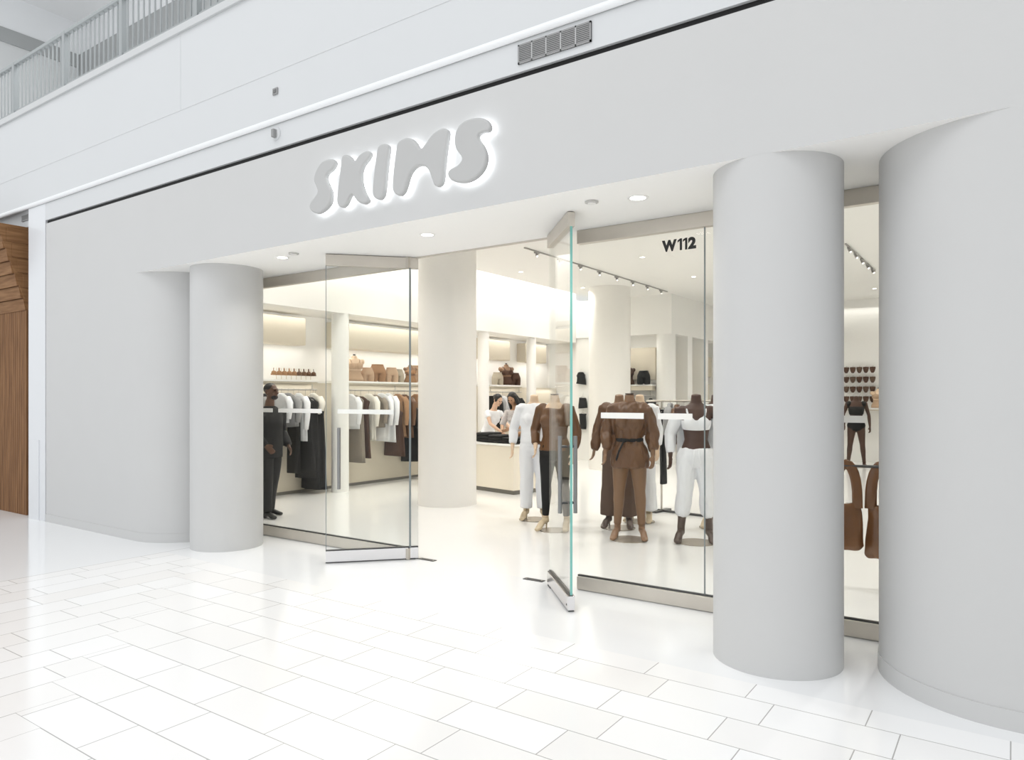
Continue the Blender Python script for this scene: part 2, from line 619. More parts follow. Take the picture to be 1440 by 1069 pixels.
# neighbour shop: vertical timber slats under a tapering timber canopy
t = thing('timber_shopfront', 'brown timber slat shopfront with a boarded canopy next to the white pilaster', 'shopfront', (-11.04, 4.285, 0))
bm = bmesh.new()
box(bm, -5.0, 0.0, 0.02, 0.25, 0, 3.93)
obj('panel', bm, M['wood'], t)
for i in range(34):
    x = -0.035 - i * 0.07
    obj('slat', B(x - 0.031, x + 0.031, -0.008, 0.02, 0.0, 2.80, bev=0.004), M['wood'], t)
# canopy: side cheek and front boards
y_top = -0.34
bm = bmesh.new()
for x0, x1 in ((-0.03, 0.0),):
    vs = []
    for x in (x0, x1):
        vs.append([bm.verts.new((x, yy, zz)) for yy, zz in ((0.02, 2.80), (0.25, 2.80), (0.25, 3.93), (y_top, 3.93), (y_top, 3.86))])
    bm.faces.new(vs[0])
    bm.faces.new(vs[1][::-1])
    for i in range(5):
        bm.faces.new((vs[0][i], vs[0][(i + 1) % 5], vs[1][(i + 1) % 5], vs[1][i]))
obj('canopy_cheek', bm, M['wood_board'], t)
nb = 7
for i in range(nb):
    f0, f1 = i / nb, (i + 1) / nb
    z0, z1 = 2.80 + 1.13 * f0, 2.80 + 1.13 * f1
    ya = 0.02 + (y_top - 0.02) * f0
    yb = 0.02 + (y_top - 0.02) * f1
    bm = bmesh.new()
    vs = [[bm.verts.new((x, yy, zz)) for yy, zz in ((ya - 0.035, z0), (yb - 0.01, z1 - 0.008), (yb + 0.06, z1 - 0.008), (ya + 0.06, z0))] for x in (-4.0, -0.012 - 0.012 * (i % 2))]
    bm.faces.new(vs[0])
    bm.faces.new(vs[1][::-1])
    for k in range(4):
        bm.faces.new((vs[0][k], vs[0][(k + 1) % 4], vs[1][(k + 1) % 4], vs[1][k]))
    obj('canopy_board', bm, M['wood_board'], t)
for i in range(5):
    zz = 3.70 - i * 0.2
    f = (zz - 2.80) / 1.13
    ya = 0.02 + (y_top - 0.02) * f
    bm = B(0.0, 0.008, ya + 0.02, 0.2, zz, zz + 0.185, bev=0.006)
    obj('cheek_board', bm, M['wood_board'], t)

# upper gallery: railing, ceiling and the shops behind it
t = thing('gallery_railing', 'grey metal baluster railing on the upper gallery edge', 'railing', (-9.0, Y0 + 0.10, 5.50))
posts = [-13.1, -11.5, -9.99, -8.55, -7.02, -5.5]
for x in posts:
    obj('post', B(x + 9 - 0.035, x + 9 + 0.035, -0.03, 0.03, 0, 0.80, bev=0.004), M['rail_grey'], t)
for a, b in zip(posts, posts[1:]):
    bm = B(a + 9 + 0.035, b + 9 - 0.035, -0.028, 0.028, 0.755, 0.80, bev=0.006)
    obj('top_rail', bm, M['rail_grey'], t)
    obj('bottom_rail', B(a + 9 + 0.035, b + 9 - 0.035, -0.012, 0.012, 0.10, 0.125), M['rail_grey'], t)
    n = int(round((b - a) / 0.115))
    for i in range(1, n):
        x = a + (b - a) * i / n + 9
        obj('baluster', B(x - 0.008, x + 0.008, -0.008, 0.008, 0.0, 0.76), M['rail_grey'], t)
struct('floor_upper', B(-34, 14, Y0 + 0.25, 8.2, 5.33, 5.499), M['mall_white'])
struct('trim_11', B(-34, 14, Y0 + 0.16, Y0 + 0.25, 5.40, 5.57), M['rail_dark'])
struct('wall_upper', B(-17.8, 6, 8.0, 8.3, 9.56, 11.2), M['mall_white'])
struct('wall_upper_band', B(-17.8, 6, 7.97, 8.3, 8.95, 9.56), M['mall_dark'])
struct('wall_upper_base', B(-17.8, 6, 8.0, 8.3, 5.5, 8.95), M['mall_low'])
struct('wall_upper_side', B(-18.1, -17.8, Y0 + 0.3, 8.3, 5.5, 9.25), M['mall_low'])
struct('trim_6', B(-18.1, -17.77, Y0 + 0.3, 8.3, 9.25, 9.56), M['mall_dark'])
struct('wall_upper_side_top', B(-18.1, -17.8, Y0 + 0.3, 8.3, 9.56, 10.3), M['mall_white'])
struct('ceiling_upper', B(-34, 6, Y0 + 0.3, 8.3, 10.3, 10.6), mat('upper_ceiling', (0.80, 0.80, 0.80), 0.6))

# ------------------------------------------------------------------ columns


def column(label, x, y, r, z1, m, group=None, band=True):
    bm = bmesh.new()
    cyl(bm, x - x, 0, 0, z1, r, 72)
    o = obj('round_column', bm, m, None, auto=40)
    o.location = (x, y, 0)
    tag(o, label, 'column', group)
    return o


column('thick round grey column between the pivot door and the slim glass slot', -1.20, 4.586, 0.378, SOF, M['plaster'])
column('round grey column beside the curved wall end and the guard', -7.022, 4.663, 0.372, SOF, M['plaster'])
column('cream round column inside the shop in the doorway opening', -7.049, 8.412, 0.440, 4.1, M['store_col'])
column('distant cream round column in front of the back niche', -7.53, 14.7, 0.47, 4.1, M['store_col'])

# ------------------------------------------------------------------ illuminated letters
# letter outlines in metres on the wall plane: X, Z
LET = {
    'S': [(-4.716, 3.615), (-4.692, 3.579), (-4.734, 3.532), (-4.786, 3.513), (-4.810, 3.477), (-4.781, 3.417), (-4.744, 3.347), (-4.751, 3.268), (-4.810, 3.214), (-4.906, 3.188), (-4.986, 3.216), (-5.023, 3.262), (-5.003, 3.305), (-4.962, 3.334), (-4.918, 3.375), (-4.935, 3.426), (-4.964, 3.480), (-4.949, 3.542), (-4.906, 3.596), (-4.853, 3.626), (-4.774, 3.632)],
    'K': [(-4.612, 3.615), (-4.566, 3.630), (-4.510, 3.599), (-4.460, 3.560), (-4.394, 3.600), (-4.316, 3.612), (-4.273, 3.581), (-4.301, 3.541), (-4.363, 3.491), (-4.385, 3.426), (-4.374, 3.348), (-4.333, 3.264), (-4.298, 3.210), (-4.329, 3.184), (-4.388, 3.196), (-4.443, 3.236), (-4.494, 3.283), (-4.532, 3.250), (-4.566, 3.208), (-4.612, 3.196), (-4.658, 3.222), (-4.674, 3.272), (-4.658, 3.380), (-4.635, 3.502)],
    'I': [(-4.173, 3.629), (-4.110, 3.629), (-4.069, 3.594), (-4.081, 3.507), (-4.098, 3.390), (-4.112, 3.288), (-4.131, 3.216), (-4.173, 3.193), (-4.226, 3.217), (-4.251, 3.259), (-4.243, 3.356), (-4.221, 3.488), (-4.200, 3.590)],
    'M': [(-3.967, 3.610), (-3.897, 3.628), (-3.828, 3.611), (-3.779, 3.569), (-3.736, 3.517), (-3.686, 3.539), (-3.626, 3.591), (-3.560, 3.619), (-3.496, 3.620), (-3.456, 3.587), (-3.463, 3.529), (-3.481, 3.434), (-3.496, 3.325), (-3.511, 3.229), (-3.542, 3.195), (-3.588, 3.207), (-3.616, 3.255), (-3.645, 3.324), (-3.683, 3.366), (-3.740, 3.384), (-3.798, 3.373), (-3.847, 3.331), (-3.877, 3.263), (-3.907, 3.210), (-3.947, 3.190), (-3.997, 3.210), (-4.028, 3.259), (-4.024, 3.347), (-4.007, 3.463), (-3.987, 3.562)],
    'S2': [(-3.387, 3.562), (-3.352, 3.609), (-3.281, 3.635), (-3.178, 3.630), (-3.101, 3.596), (-3.066, 3.544), (-3.085, 3.511), (-3.132, 3.512), (-3.174, 3.501), (-3.166, 3.468), (-3.127, 3.412), (-3.101, 3.340), (-3.118, 3.263), (-3.178, 3.206), (-3.264, 3.180), (-3.361, 3.192), (-3.438, 3.228), (-3.463, 3.277), (-3.432, 3.306), (-3.378, 3.317), (-3.334, 3.344), (-3.334, 3.378), (-3.378, 3.435), (-3.396, 3.494)],
}


def catmull(p, n=4):
    out = []
    N = len(p)
    for i in range(N):
        a, b, c, d = p[i - 1], p[i], p[(i + 1) % N], p[(i + 2) % N]
        for k in range(n):
            t = k / n
            out.append(tuple(0.5 * (2 * b[j] + (c[j] - a[j]) * t + (2 * a[j] - 5 * b[j] + 4 * c[j] - d[j]) * t * t + (3 * b[j] - a[j] - 3 * c[j] + d[j]) * t ** 3) for j in (0, 1)))
    return out


sx, sz = -4.085, 3.20
sign = thing('shop_sign', 'puffy grey sign letters with white halo light on the header wall', 'sign', (sx, Y0, sz))
for key, pts in LET.items():
    P = catmull(pts)
    A2 = sum(P[i - 1][0] * P[i][1] - P[i][0] * P[i - 1][1] for i in range(len(P)))
    if A2 < 0:
        P = P[::-1]

    def outline(depth, bevel, off):
        cu = bpy.data.curves.new('letter', 'CURVE')
        cu.dimensions = '2D'
        cu.fill_mode = 'BOTH'
        sp_ = cu.splines.new('POLY')
        sp_.points.add(len(P) - 1)
        for k_, (x, z) in enumerate(P):
            sp_.points[k_].co = (x - sx, z - sz, 0, 1)
        sp_.use_cyclic_u = True
        cu.extrude = depth
        cu.bevel_depth = bevel
        cu.bevel_resolution = 4
        cu.offset = off
        tmp = bpy.data.objects.new('tmp', cu)
        COL.objects.link(tmp)
        dg = bpy.context.evaluated_depsgraph_get()
        me = bpy.data.meshes.new_from_object(tmp.evaluated_get(dg))
        bpy.data.objects.remove(tmp)
        return me

    def place(name, me, m, parent, y):
        me.name = name
        me.materials.clear()
        me.materials.append(m)
        o = bpy.data.objects.new(name, me)
        COL.objects.link(o)
        o.rotation_euler = (R(90), 0, 0)
        o.location = (0, y, 0)
        if parent:
            o.parent = parent
        return o
    me = outline(0.008, 0.016, -0.016)
    L = place('letter', me, M['letter'], sign, -0.062)
    smooth(me)
    me.set_sharp_from_angle(angle=R(35))
    b_ = place('backlight', outline(0.006, 0.0, -0.008), M['halo'], None, 0)
    b_.parent = L
    b_.rotation_euler = (0, 0, 0)
    b_.location = (0, 0, -0.031)


# ------------------------------------------------------------------ soffit fittings


def downlight(label, x, y, z, r=0.055, group=None, watts=None, name='downlight', em=True):
    t = thing(name, label, 'ceiling light', (x, y, z), 0, group)
    bm = bmesh.new()
    n = 24
    pr = [(r, -0.004), (r * 1.35, -0.004), (r * 1.4, 0.0)]
    rg = [[bm.verts.new((a * math.cos(6.28318 * i / n), a * math.sin(6.28318 * i / n), h)) for i in range(n)] for a, h in pr]
    for a, b in zip(rg, rg[1:]):
        for i in range(n):
            bm.faces.new((a[i], a[(i + 1) % n], b[(i + 1) % n], b[i]))
    obj('trim_ring', bm, M['lampring'], t)
    bm = bmesh.new()
    cyl(bm, 0, 0, -0.003, -0.001, r, 24)
    obj('lens', bm, M['lamp'], t)
    if watts:
        area('lamp_beam', (0, 0, -0.006), (0, 0, 0), r * 2, r * 2, watts, (1, 0.972, 0.925), t, True, 128)
    return t


downlight('lit downlight in the soffit under the sign letters', -4.117, 4.647, SOF, 0.05, None, 5.0)
downlight('lit downlight in the soffit in front of the pivot door with the suite number', -2.152, 4.63, SOF, 0.055, None, 5.0)
downlight('lit downlight in the soffit beside the round column by the guard', -5.966, 4.574, SOF, 0.05, None, 5.0)


def cover(label, x, y, z):
    t = thing('sprinkler_cover', label, 'sprinkler', (x, y, z))
    bm = bmesh.new()
    cyl(bm, 0, 0, -0.012, 0.0, 0.048, 24)
    obj('cover_disc', bm, M['ring_grey'], t, auto=40)
    bm = bmesh.new()
    cyl(bm, 0, 0, -0.02, -0.012, 0.03, 20)
    obj('cap', bm, M['lampring'], t, auto=40)


cover('grey round cover in the soffit beside the far lit downlight', -5.70, 4.503, SOF)
cover('grey round cover in the soffit over the open glass door edge', -2.46, 4.526, SOF)
struct('trim_7', B(-4.87, -3.25, 5.325, 5.345, 2.985, 3.0), M['steel'])

# ------------------------------------------------------------------ glazing
YG = 5.28


def text_mesh(body, size, depth):
    cu = bpy.data.curves.new('unit_number', 'FONT')
    cu.body = body
    cu.size = size
    cu.extrude = depth
    cu.offset = 0.0085
    cu.space_character = 1.0
    o = bpy.data.objects.new('tmp', cu)
    COL.objects.link(o)
    dg = bpy.context.evaluated_depsgraph_get()
    me = bpy.data.meshes.new_from_object(o.evaluated_get(dg))
    bpy.data.objects.remove(o)
    return me


def sidelight(n, label, x0, x1, joints, dashes):
    t = thing('window_%d' % n, label, 'window', ((x0 + x1) / 2, YG, 0))
    t['kind'] = 'structure'
    cx = (x0 + x1) / 2
    obj('top_rail', B(x0 - cx, x1 - cx, -0.03, 0.03, 2.888, 2.999, bev=0.003), M['steel'], t)
    obj('bottom_rail', B(x0 - cx, x1 - cx, -0.03, 0.03, 0.004, 0.112, bev=0.003), M['steel'], t)
    obj('glazing_seal', B(x0 - cx, x1 - cx, -0.012, 0.012, 0.112, 0.124), M['steel_dark'], t)
    e = [x0] + joints + [x1]
    for a, b in zip(e, e[1:]):
        obj('glass_pane', B(a - cx + 0.004, b - cx - 0.004, -0.006, 0.006, 0.12, 2.89), M['glass'], t)
    for j in joints:
        obj('pane_joint', B(j - cx - 0.004, j - cx + 0.004, -0.006, 0.006, 0.12, 2.89), M['glass_edge_dark'], t)
    for a, b in dashes:
        obj('safety_strip', B(a - cx, b - cx, -0.0075, -0.0062, 1.435, 1.482), M['vinyl_white'], t)
    return t, cx


w1, c1 = sidelight(1, 'fixed glass sidelight next to the column by the guard', -7.42, -4.905, [], [(-7.4, -7.05), (-6.95, -6.2), (-5.95, -5.12)])
obj('end_edge', B(-4.905 - c1 - 0.006, -4.905 - c1 + 0.006, -0.008, 0.008, 0.12, 2.89), M['glass_edge_dark'], w1)
w2, c2 = sidelight(2, 'fixed glass sidelight with black suite number behind the thick column', -2.995, -0.66, [-1.907], [(-2.78, -2.40), (-2.28, -2.00), (-1.32, -0.80)])
un = bpy.data.objects.new('unit_number', None)
COL.objects.link(un)
un.parent = w2
un.location = (-2.247 - c2, -0.0072, 2.735)


def vinyl(name, me_or_bm, x0, w, h):
    if isinstance(me_or_bm, bmesh.types.BMesh):
        me = bpy.data.meshes.new(name)
        me_or_bm.to_mesh(me)
        me_or_bm.free()
    else:
        me = me_or_bm
    xs = [v.co.x for v in me.vertices]
    ys = [v.co.y for v in me.vertices]
    for v in me.vertices:
        v.co = Vector((x0 + (v.co.x - min(xs)) / (max(xs) - min(xs)) * w, v.co.z, (v.co.y - min(ys)) / (max(ys) - min(ys)) * h))
    me.materials.clear()
    me.materials.append(M['vinyl_black'])
    o = bpy.data.objects.new(name, me)
    COL.objects.link(o)
    o.parent = un


def numeral_one():
    bm = bmesh.new()
    pts = [(0.5, 0), (1.0, 0), (1.0, 1.0), (0.55, 1.0), (0.0, 0.86), (0.0, 0.68), (0.5, 0.80)]
    a = [bm.verts.new((x, y, -0.0006)) for x, y in pts]
    b = [bm.verts.new((x, y, 0.0006)) for x, y in pts]
    n = len(pts)
    bm.faces.new(a)
    bm.faces.new(b[::-1])
    for k in range(n):
        bm.faces.new((a[k], b[k], b[(k + 1) % n], a[(k + 1) % n]))
    return bm


vinyl('numeral', text_mesh('W', 0.136, 0.0006), 0.0, 0.122, 0.090)
vinyl('numeral', numeral_one(), 0.128, 0.036, 0.090)
vinyl('numeral', numeral_one(), 0.170, 0.036, 0.090)
vinyl('numeral', text_mesh('2', 0.136, 0.0006), 0.212, 0.064, 0.091)


def pivot_door(n, label, free, heel, edge_mat, mirror):
    """Frameless pivot door standing open; local X runs from the heel to the free edge."""
    fx, fy = free
    hx, hy = heel
    w = math.hypot(fx - hx, fy - hy)
    t = thing('glass_door', label, 'door', (hx, hy, 0), math.atan2(fy - hy, fx - hx))
    obj('top_rail', B(0, w, -0.028, 0.028, 2.886, 2.994, bev=0.003), M['steel'], t)
    obj('bottom_rail', B(0, w, -0.028, 0.028, 0.012, 0.118, bev=0.003), M['steel_hi'], t)
    obj('glass_pane', B(0.006, w - 0.006, -0.008, 0.008, 0.118, 2.886), M['glass'], t)
    obj('free_edge', B(w - 0.006, w, -0.009, 0.009, 0.118, 2.886), edge_mat, t)
    obj('heel_edge', B(0.0, 0.006, -0.008, 0.008, 0.118, 2.886), M['glass'], t)
    obj('rail_gasket', B(0, w, -0.012, 0.012, 0.118, 0.128), M['steel_dark'], t)
    obj('bottom_sweep', B(0.0, w, -0.022, 0.022, 0.004, 0.012), M['steel_dark'], t)
    for s in (-1, 1):
        bm = bmesh.new()
        hx_ = w - 0.125
        tube(bm, [(hx_, s * 0.06, 0.72, 0.016), (hx_, s * 0.06, 1.31, 0.016)], n=14, cap=0.05)
        h = obj('pull_handle', bm, M['pull'], t, auto=40)
        for z in (0.80, 1.23):
            bm = bmesh.new()
            tube(bm, [(hx_, s * 0.008, z, 0.011), (hx_, s * 0.062, z, 0.011)], n=10, cap=0.05)
            obj('handle_post', bm, M['steel_dark'], h, auto=40)
    obj('pivot_shoe', B(0.03, 0.13, -0.03, 0.03, 0.0, 0.014), M['steel_dark'], t)
    bm = bmesh.new()
    box(bm, w - 0.05, w - 0.036, -0.03, -0.027, 0.04, 0.054)
    obj('screw', bm, M['steel_dark'], t)
    return t


pivot_door(1, 'glass pivot door swung open beside the guard and clothes rails', (-5.474, 4.702), (-4.872, 5.362), M['glass_edge_dark'], 1)
pivot_door(2, 'glass pivot door seen edge-on with a green edge in front of the mannequins', (-2.712, 4.673), (-3.262, 5.262), M['glass_edge'], -1)


def floor_plate(label, x0, x1, y):
    t = thing('pivot_plate', label, 'door hardware', ((x0 + x1) / 2, y, 0))
    w = (x1 - x0) / 2
    obj('plate', B(-w, w, -0.03, 0.03, 0.0, 0.005, bev=0.001), M['steel_dark'], t)
    for s in (-0.8, 0.8):
        obj('screw', B(s * w - 0.006, s * w + 0.006, -0.006, 0.006, 0.005, 0.007), M['steel'], t)


floor_plate('slim steel floor pivot plate by the door near the clothes rails', -4.86, -4.66, 5.37)
floor_plate('slim steel floor pivot plate by the green edged door', -3.56, -3.36, 5.31)

# ------------------------------------------------------------------ shop shell
struct('ceiling', B(-8.6, 1.4, 5.33, 20.4, 4.10, 5.33), M['store'])
struct('ceiling_cove', B(-10.6, -8.6, 5.33, 20.4, 4.50, 5.33), M['store'])
struct('wall_store_front', B(-10.6, 1.4, 5.331, 5.40, 3.001, 4.5), M['store'])
struct('wall_store_right', B(0.9, 1.2, 5.56, 20.4, 0, 4.1), M['store'])
struct('wall_store_back', B(-7.2, 1.2, 20.0, 20.4, 0, 4.1), M['store'])
XW = -9.92
struct('wall_store_left', B(-10.6, -10.22, 5.56, 16.7, 0, 4.5), M['store'])
struct('wall_store_left_lower', B(-10.22, XW, 5.56, 16.3, 0, 1.86), M['store_beige'])
struct('trim_8', B(-10.22, XW + 0.004, 5.56, 16.3, 0.0, 0.05), M['toe'])
struct('wall_store_left_bulkhead', B(-10.22, -9.32, 5.56, 16.3, 3.04, 4.5), M['store'])
PIL = [5.9, 8.45, 12.66, 14.56, 16.2]
for a, b in zip(PIL, PIL[1:]):
    bm = bmesh.new()
    box(bm, -10.22, -9.95, a + 0.33, b - 0.33, 2.50, 2.97, bev=0.02)
    struct('trim_9', bm, M['store_beige'])
# back niche wall
YBK = 16.3
struct('wall_store_niche_top', B(-10.22, -6.70, YBK, 16.7, 3.15, 4.1), M['store'])
struct('wall_store_niche', B(-10.22, -8.0, YBK + 0.05, 17.0, 0, 3.15), M['store'])
struct('wall_store_niche_back', B(-8.0, -7.18, YBK + 0.30, 17.0, 0, 3.15), M['store'])
struct('wall_store_niche_panel', B(-8.0, -7.2, YBK + 0.22, YBK + 0.30, 2.05, 2.85, bev=0.02), M['store_beige'])
# wing running away from the camera, with fitting room openings
struct('wall_store_wing_top', B(-7.18, -6.70, 16.7, 20.0, 3.15, 4.1), M['store'])
struct('wall_store_wing', B(-7.18, -6.70, 17.35, 17.65, 0, 3.15), M['store'])
struct('wall_store_wing', B(-7.18, -6.70, 18.5, 18.8, 0, 3.15), M['store'])
struct('wall_store_wing_back', B(-8.0, -7.18, 17.0, 20.0, 0, 3.15), M['store'])
for k, (a, b) in enumerate(((16.75, 17.35), (17.65, 18.5), (18.8, 20.0))):
    bm = bmesh.new()
    box(bm, -7.17, -7.02, a, b, 2.2, 2.75, bev=0.01)
    box(bm, -7.17, -7.10, a, b, 0, 2.0)
    struct('trim_10', bm, M['store_beige'])

column('white wall pilaster between the two hanging rails of garments', -9.47, 8.45, 0.147, 3.04, M['store'])
column('white wall pilaster behind the counter, nearer the doorway column', -9.46, 12.50, 0.125, 3.04, M['store'])
column('white wall pilaster behind the counter, beside the dark bust display', -9.46, 14.40, 0.115, 3.04, M['store'])
column('white corner column beside the back niche with black forms', -6.93, 16.52, 0.23, 3.15, M['store'])

# track lights
def track(label, x, ya, yb, z, n):
    t = thing('track_light', label, 'track light', (x, (ya + yb) / 2, z - 0.002))
    h = (yb - ya) / 2
    obj('track', B(-0.012, 0.012, -h, h, -0.02, 0), M['track'], t)
    for i in range(n):
        y = -h + 2 * h * (i + 0.5) / n
        bm = bmesh.new()
        box(bm, -0.02, 0.02, y - 0.06, y + 0.06, -0.045, -0.015)
        tube(bm, [(0.0, y, -0.045, 0.022), (0.03, y - 0.03, -0.10, 0.026)], n=12, cap=0.05)
        hd = obj('lamp_head', bm, M['track'], t, auto=40)
        bm = bmesh.new()
        tube(bm, [(0.0305, y - 0.0305, -0.101, 0.018), (0.0315, y - 0.0312, -0.1025, 0.018)], n=12, cap=0.02)
        obj('lamp_lens', bm, M['lamp_soft'], hd)
    return t


track('long ceiling track of grey spot lamps over the mannequins, seen through the doorway', -6.64, 9.9, 15.9, 4.10, 8)
track('short ceiling track of grey spot lamps seen through the slim slot', -2.22, 12.6, 15.6, 4.10, 5)

# recessed lamps of the shop ceiling
k = 0
for y in (6.8, 9.3, 11.8, 14.3):
    for x in (-8.0, -5.4, -3.4, -0.6):
        downlight('small bright recessed lamp in the white shop ceiling', x, y, 4.10, 0.04, 'recessed lamps in the shop ceiling', LAMP_W, 'recessed_lamp')
for x in (-5.0, -2.6):
    downlight('small bright recessed lamp in the white shop ceiling', x, 18.2, 4.10, 0.04, 'recessed lamps in the shop ceiling', LAMP_W, 'recessed_lamp')

# ------------------------------------------------------------------ wall shelves and rails
def shelf_rail(label_s, label_r, ya, yb):
    t = thing('wall_shelf', label_s, 'shelf', (-9.92, (ya + yb) / 2, 1.87))
    h = (yb - ya) / 2
    obj('board', B(-0.29, 0.27, -h, h, 0.0, 0.035, bev=0.004), M['store'], t)
    obj('light_channel', B(0.02, 0.24, -h, h, -0.03, 0.0), M['store_beige'], t)
    t = thing('clothes_rail', label_r, 'clothes rail', (-9.70, (ya + yb) / 2, 1.74))
    bm = bmesh.new()
    tube(bm, [(0, -h, 0, 0.013), (0, h, 0, 0.013)], n=12, ref=(1, 0, 0), cap=0.1)
    obj('rail', bm, M['hanger'], t, auto=40)
    n = max(2, int((yb - ya) / 0.8))
    for i in range(n):
        y = -h + 0.1 + (2 * h - 0.2) * i / (n - 1)
        obj('bracket', B(-0.006, 0.006, y - 0.006, y + 0.006, 0.012, 0.099), M['hanger'], t)


shelf_rail('long white wall shelf over the rail beside the guard', 'metal clothes rail under the shelf beside the guard', 6.25, 8.14)
shelf_rail('long white wall shelf holding tan forms over the white shirts', 'metal clothes rail holding white shirts and brown sets', 8.76, 12.45)
shelf_rail('white wall shelf holding dark busts behind the counter', 'metal clothes rail behind the two women at the counter', 12.99, 14.33)
t = thing('wall_shelf', 'white shelf carrying black forms in the back niche', 'shelf', (-7.59, YBK + 0.15, 1.90))
obj('board', B(-0.40, 0.40, -0.15, 0.14, 0.0, 0.035, bev=0.004), M['store'], t)
obj('light_channel', B(-0.38, 0.38, -0.12, 0.08, -0.11, 0.0), M['store_beige'], t)
t = thing('clothes_rail', 'metal clothes rail under the back niche shelf', 'clothes rail', (-7.59, YBK + 0.1, 1.66))
bm = bmesh.new()
tube(bm, [(-0.4, 0, 0, 0.013), (0.4, 0, 0, 0.013)], n=12, ref=(0, 0, 1), cap=0.1)
obj('rail', bm, M['hanger'], t, auto=40)
for x in (-0.3, 0.3):
    obj('bracket', B(x - 0.006, x + 0.006, -0.006, 0.006, 0.012, 0.129), M['hanger'], t)

# ------------------------------------------------------------------ hanging garments
def hanger_part(t, w, z):
    """A hanger whose hook sits on the rail axis (local origin at the rail)."""
    bm = bmesh.new()
    tube(bm, [(0.0, 0, 0.016, 0.003), (0.012, 0, 0.012, 0.003), (0.012, 0, -0.006, 0.003), (0.0, 0, -0.02, 0.003), (0.0, 0, z + 0.02, 0.003)], n=6, ref=(0, 1, 0))
    tube(bm, [(-w, 0, z - 0.055, 0.006), (0, 0, z + 0.015, 0.006), (w, 0, z - 0.055, 0.006)], n=6, ref=(0, 1, 0))
    return obj('hanger', bm, M['hanger'], t)


def garment(kind, label, x, y, zr, ztop, zbot, m, rz=0.0, w=0.21, thick=0.055, cat='garment', group=None, seed=0):
    """Garment on a hanger; its plane is local X-Z, the rail runs along local Y."""
    t = thing('hanging_' + kind, label, cat, (x, y, zr), rz, group)
    zt = ztop - zr
    hanger_part(t, w * 0.85, zt)
    rnd = random.Random(seed + int(y * 100))
    ph = [rnd.uniform(0, 6.28) for _ in range(4)]
    L = ztop - zbot
    bm = bmesh.new()

    def mod(k, th):
        a = min(1, k / 4)
        return 1 + a * (0.10 * math.sin(5 * th + ph[0] + 0.15 * k) + 0.07 * math.sin(9 * th + ph[1] - 0.1 * k))
    flare = {'shirt': 1.06, 'dress': 1.15, 'jacket': 1.05, 'skirt': 1.2, 'trousers': 0.9}[kind]
    pts = []
    if kind in ('shirt', 'dress', 'jacket'):
        pts += [(0, 0, zt + 0.012, 0.055, 0.03), (0, 0, zt - 0.01, 0.09, 0.04), (0, 0, zt - 0.04, w * 0.75, thick * 0.8), (0, 0, zt - 0.075, w, thick)]
        for i in range(1, 9):
            f = i / 8
            ww = w * (0.93 + (flare - 0.93) * f) if kind != 'dress' else w * (0.80 + (flare - 0.80) * f)
            pts.append((0.01 * math.sin(3 * f + ph[2]), 0.008 * math.sin(5 * f + ph[3]), zt - 0.075 - (L - 0.075) * f, ww, thick * (1 + 0.25 * f)))
    else:
        ww0 = w * (0.75 if kind == 'trousers' else 0.8)
        for i in range(0, 9):
            f = i / 8
            pts.append((0.008 * math.sin(3 * f + ph[2]), 0.006 * math.sin(5 * f + ph[3]), zt - 0.03 - (L - 0.03) * f, ww0 * (1 + (flare - 1) * f), thick * (0.7 + 0.4 * f)))
    tube(bm, pts, n=28, ref=(1, 0, 0), cap=0.05, mod=mod)
    obj('body', bm, m, t, sm=True)
    if kind in ('shirt', 'jacket'):
        for s in (-1, 1):
            bm = bmesh.new()
            q = min(0.58, L * 0.85)
            tube(bm, [(s * w * 0.86, 0, zt - 0.065, 0.055, 0.05), (s * (w + 0.035), 0.0, zt - 0.15, 0.058, 0.055), (s * (w + 0.055), -0.01, zt - 0.35 * q / 0.58, 0.05, 0.05), (s * (w + 0.05), -0.03, zt - q, 0.04, 0.042)], n=12, ref=(0, 1, 0), cap=0.1)
            obj('sleeve', bm, m, t, sm=True)
    if kind == 'trousers':
        bm = bmesh.new()
        box(bm, -w * 0.76, w * 0.76, -thick * 0.75, thick * 0.75, zt - 0.06, zt - 0.02, bev=0.006)
        obj('waistband', bm, m, t)
    return t


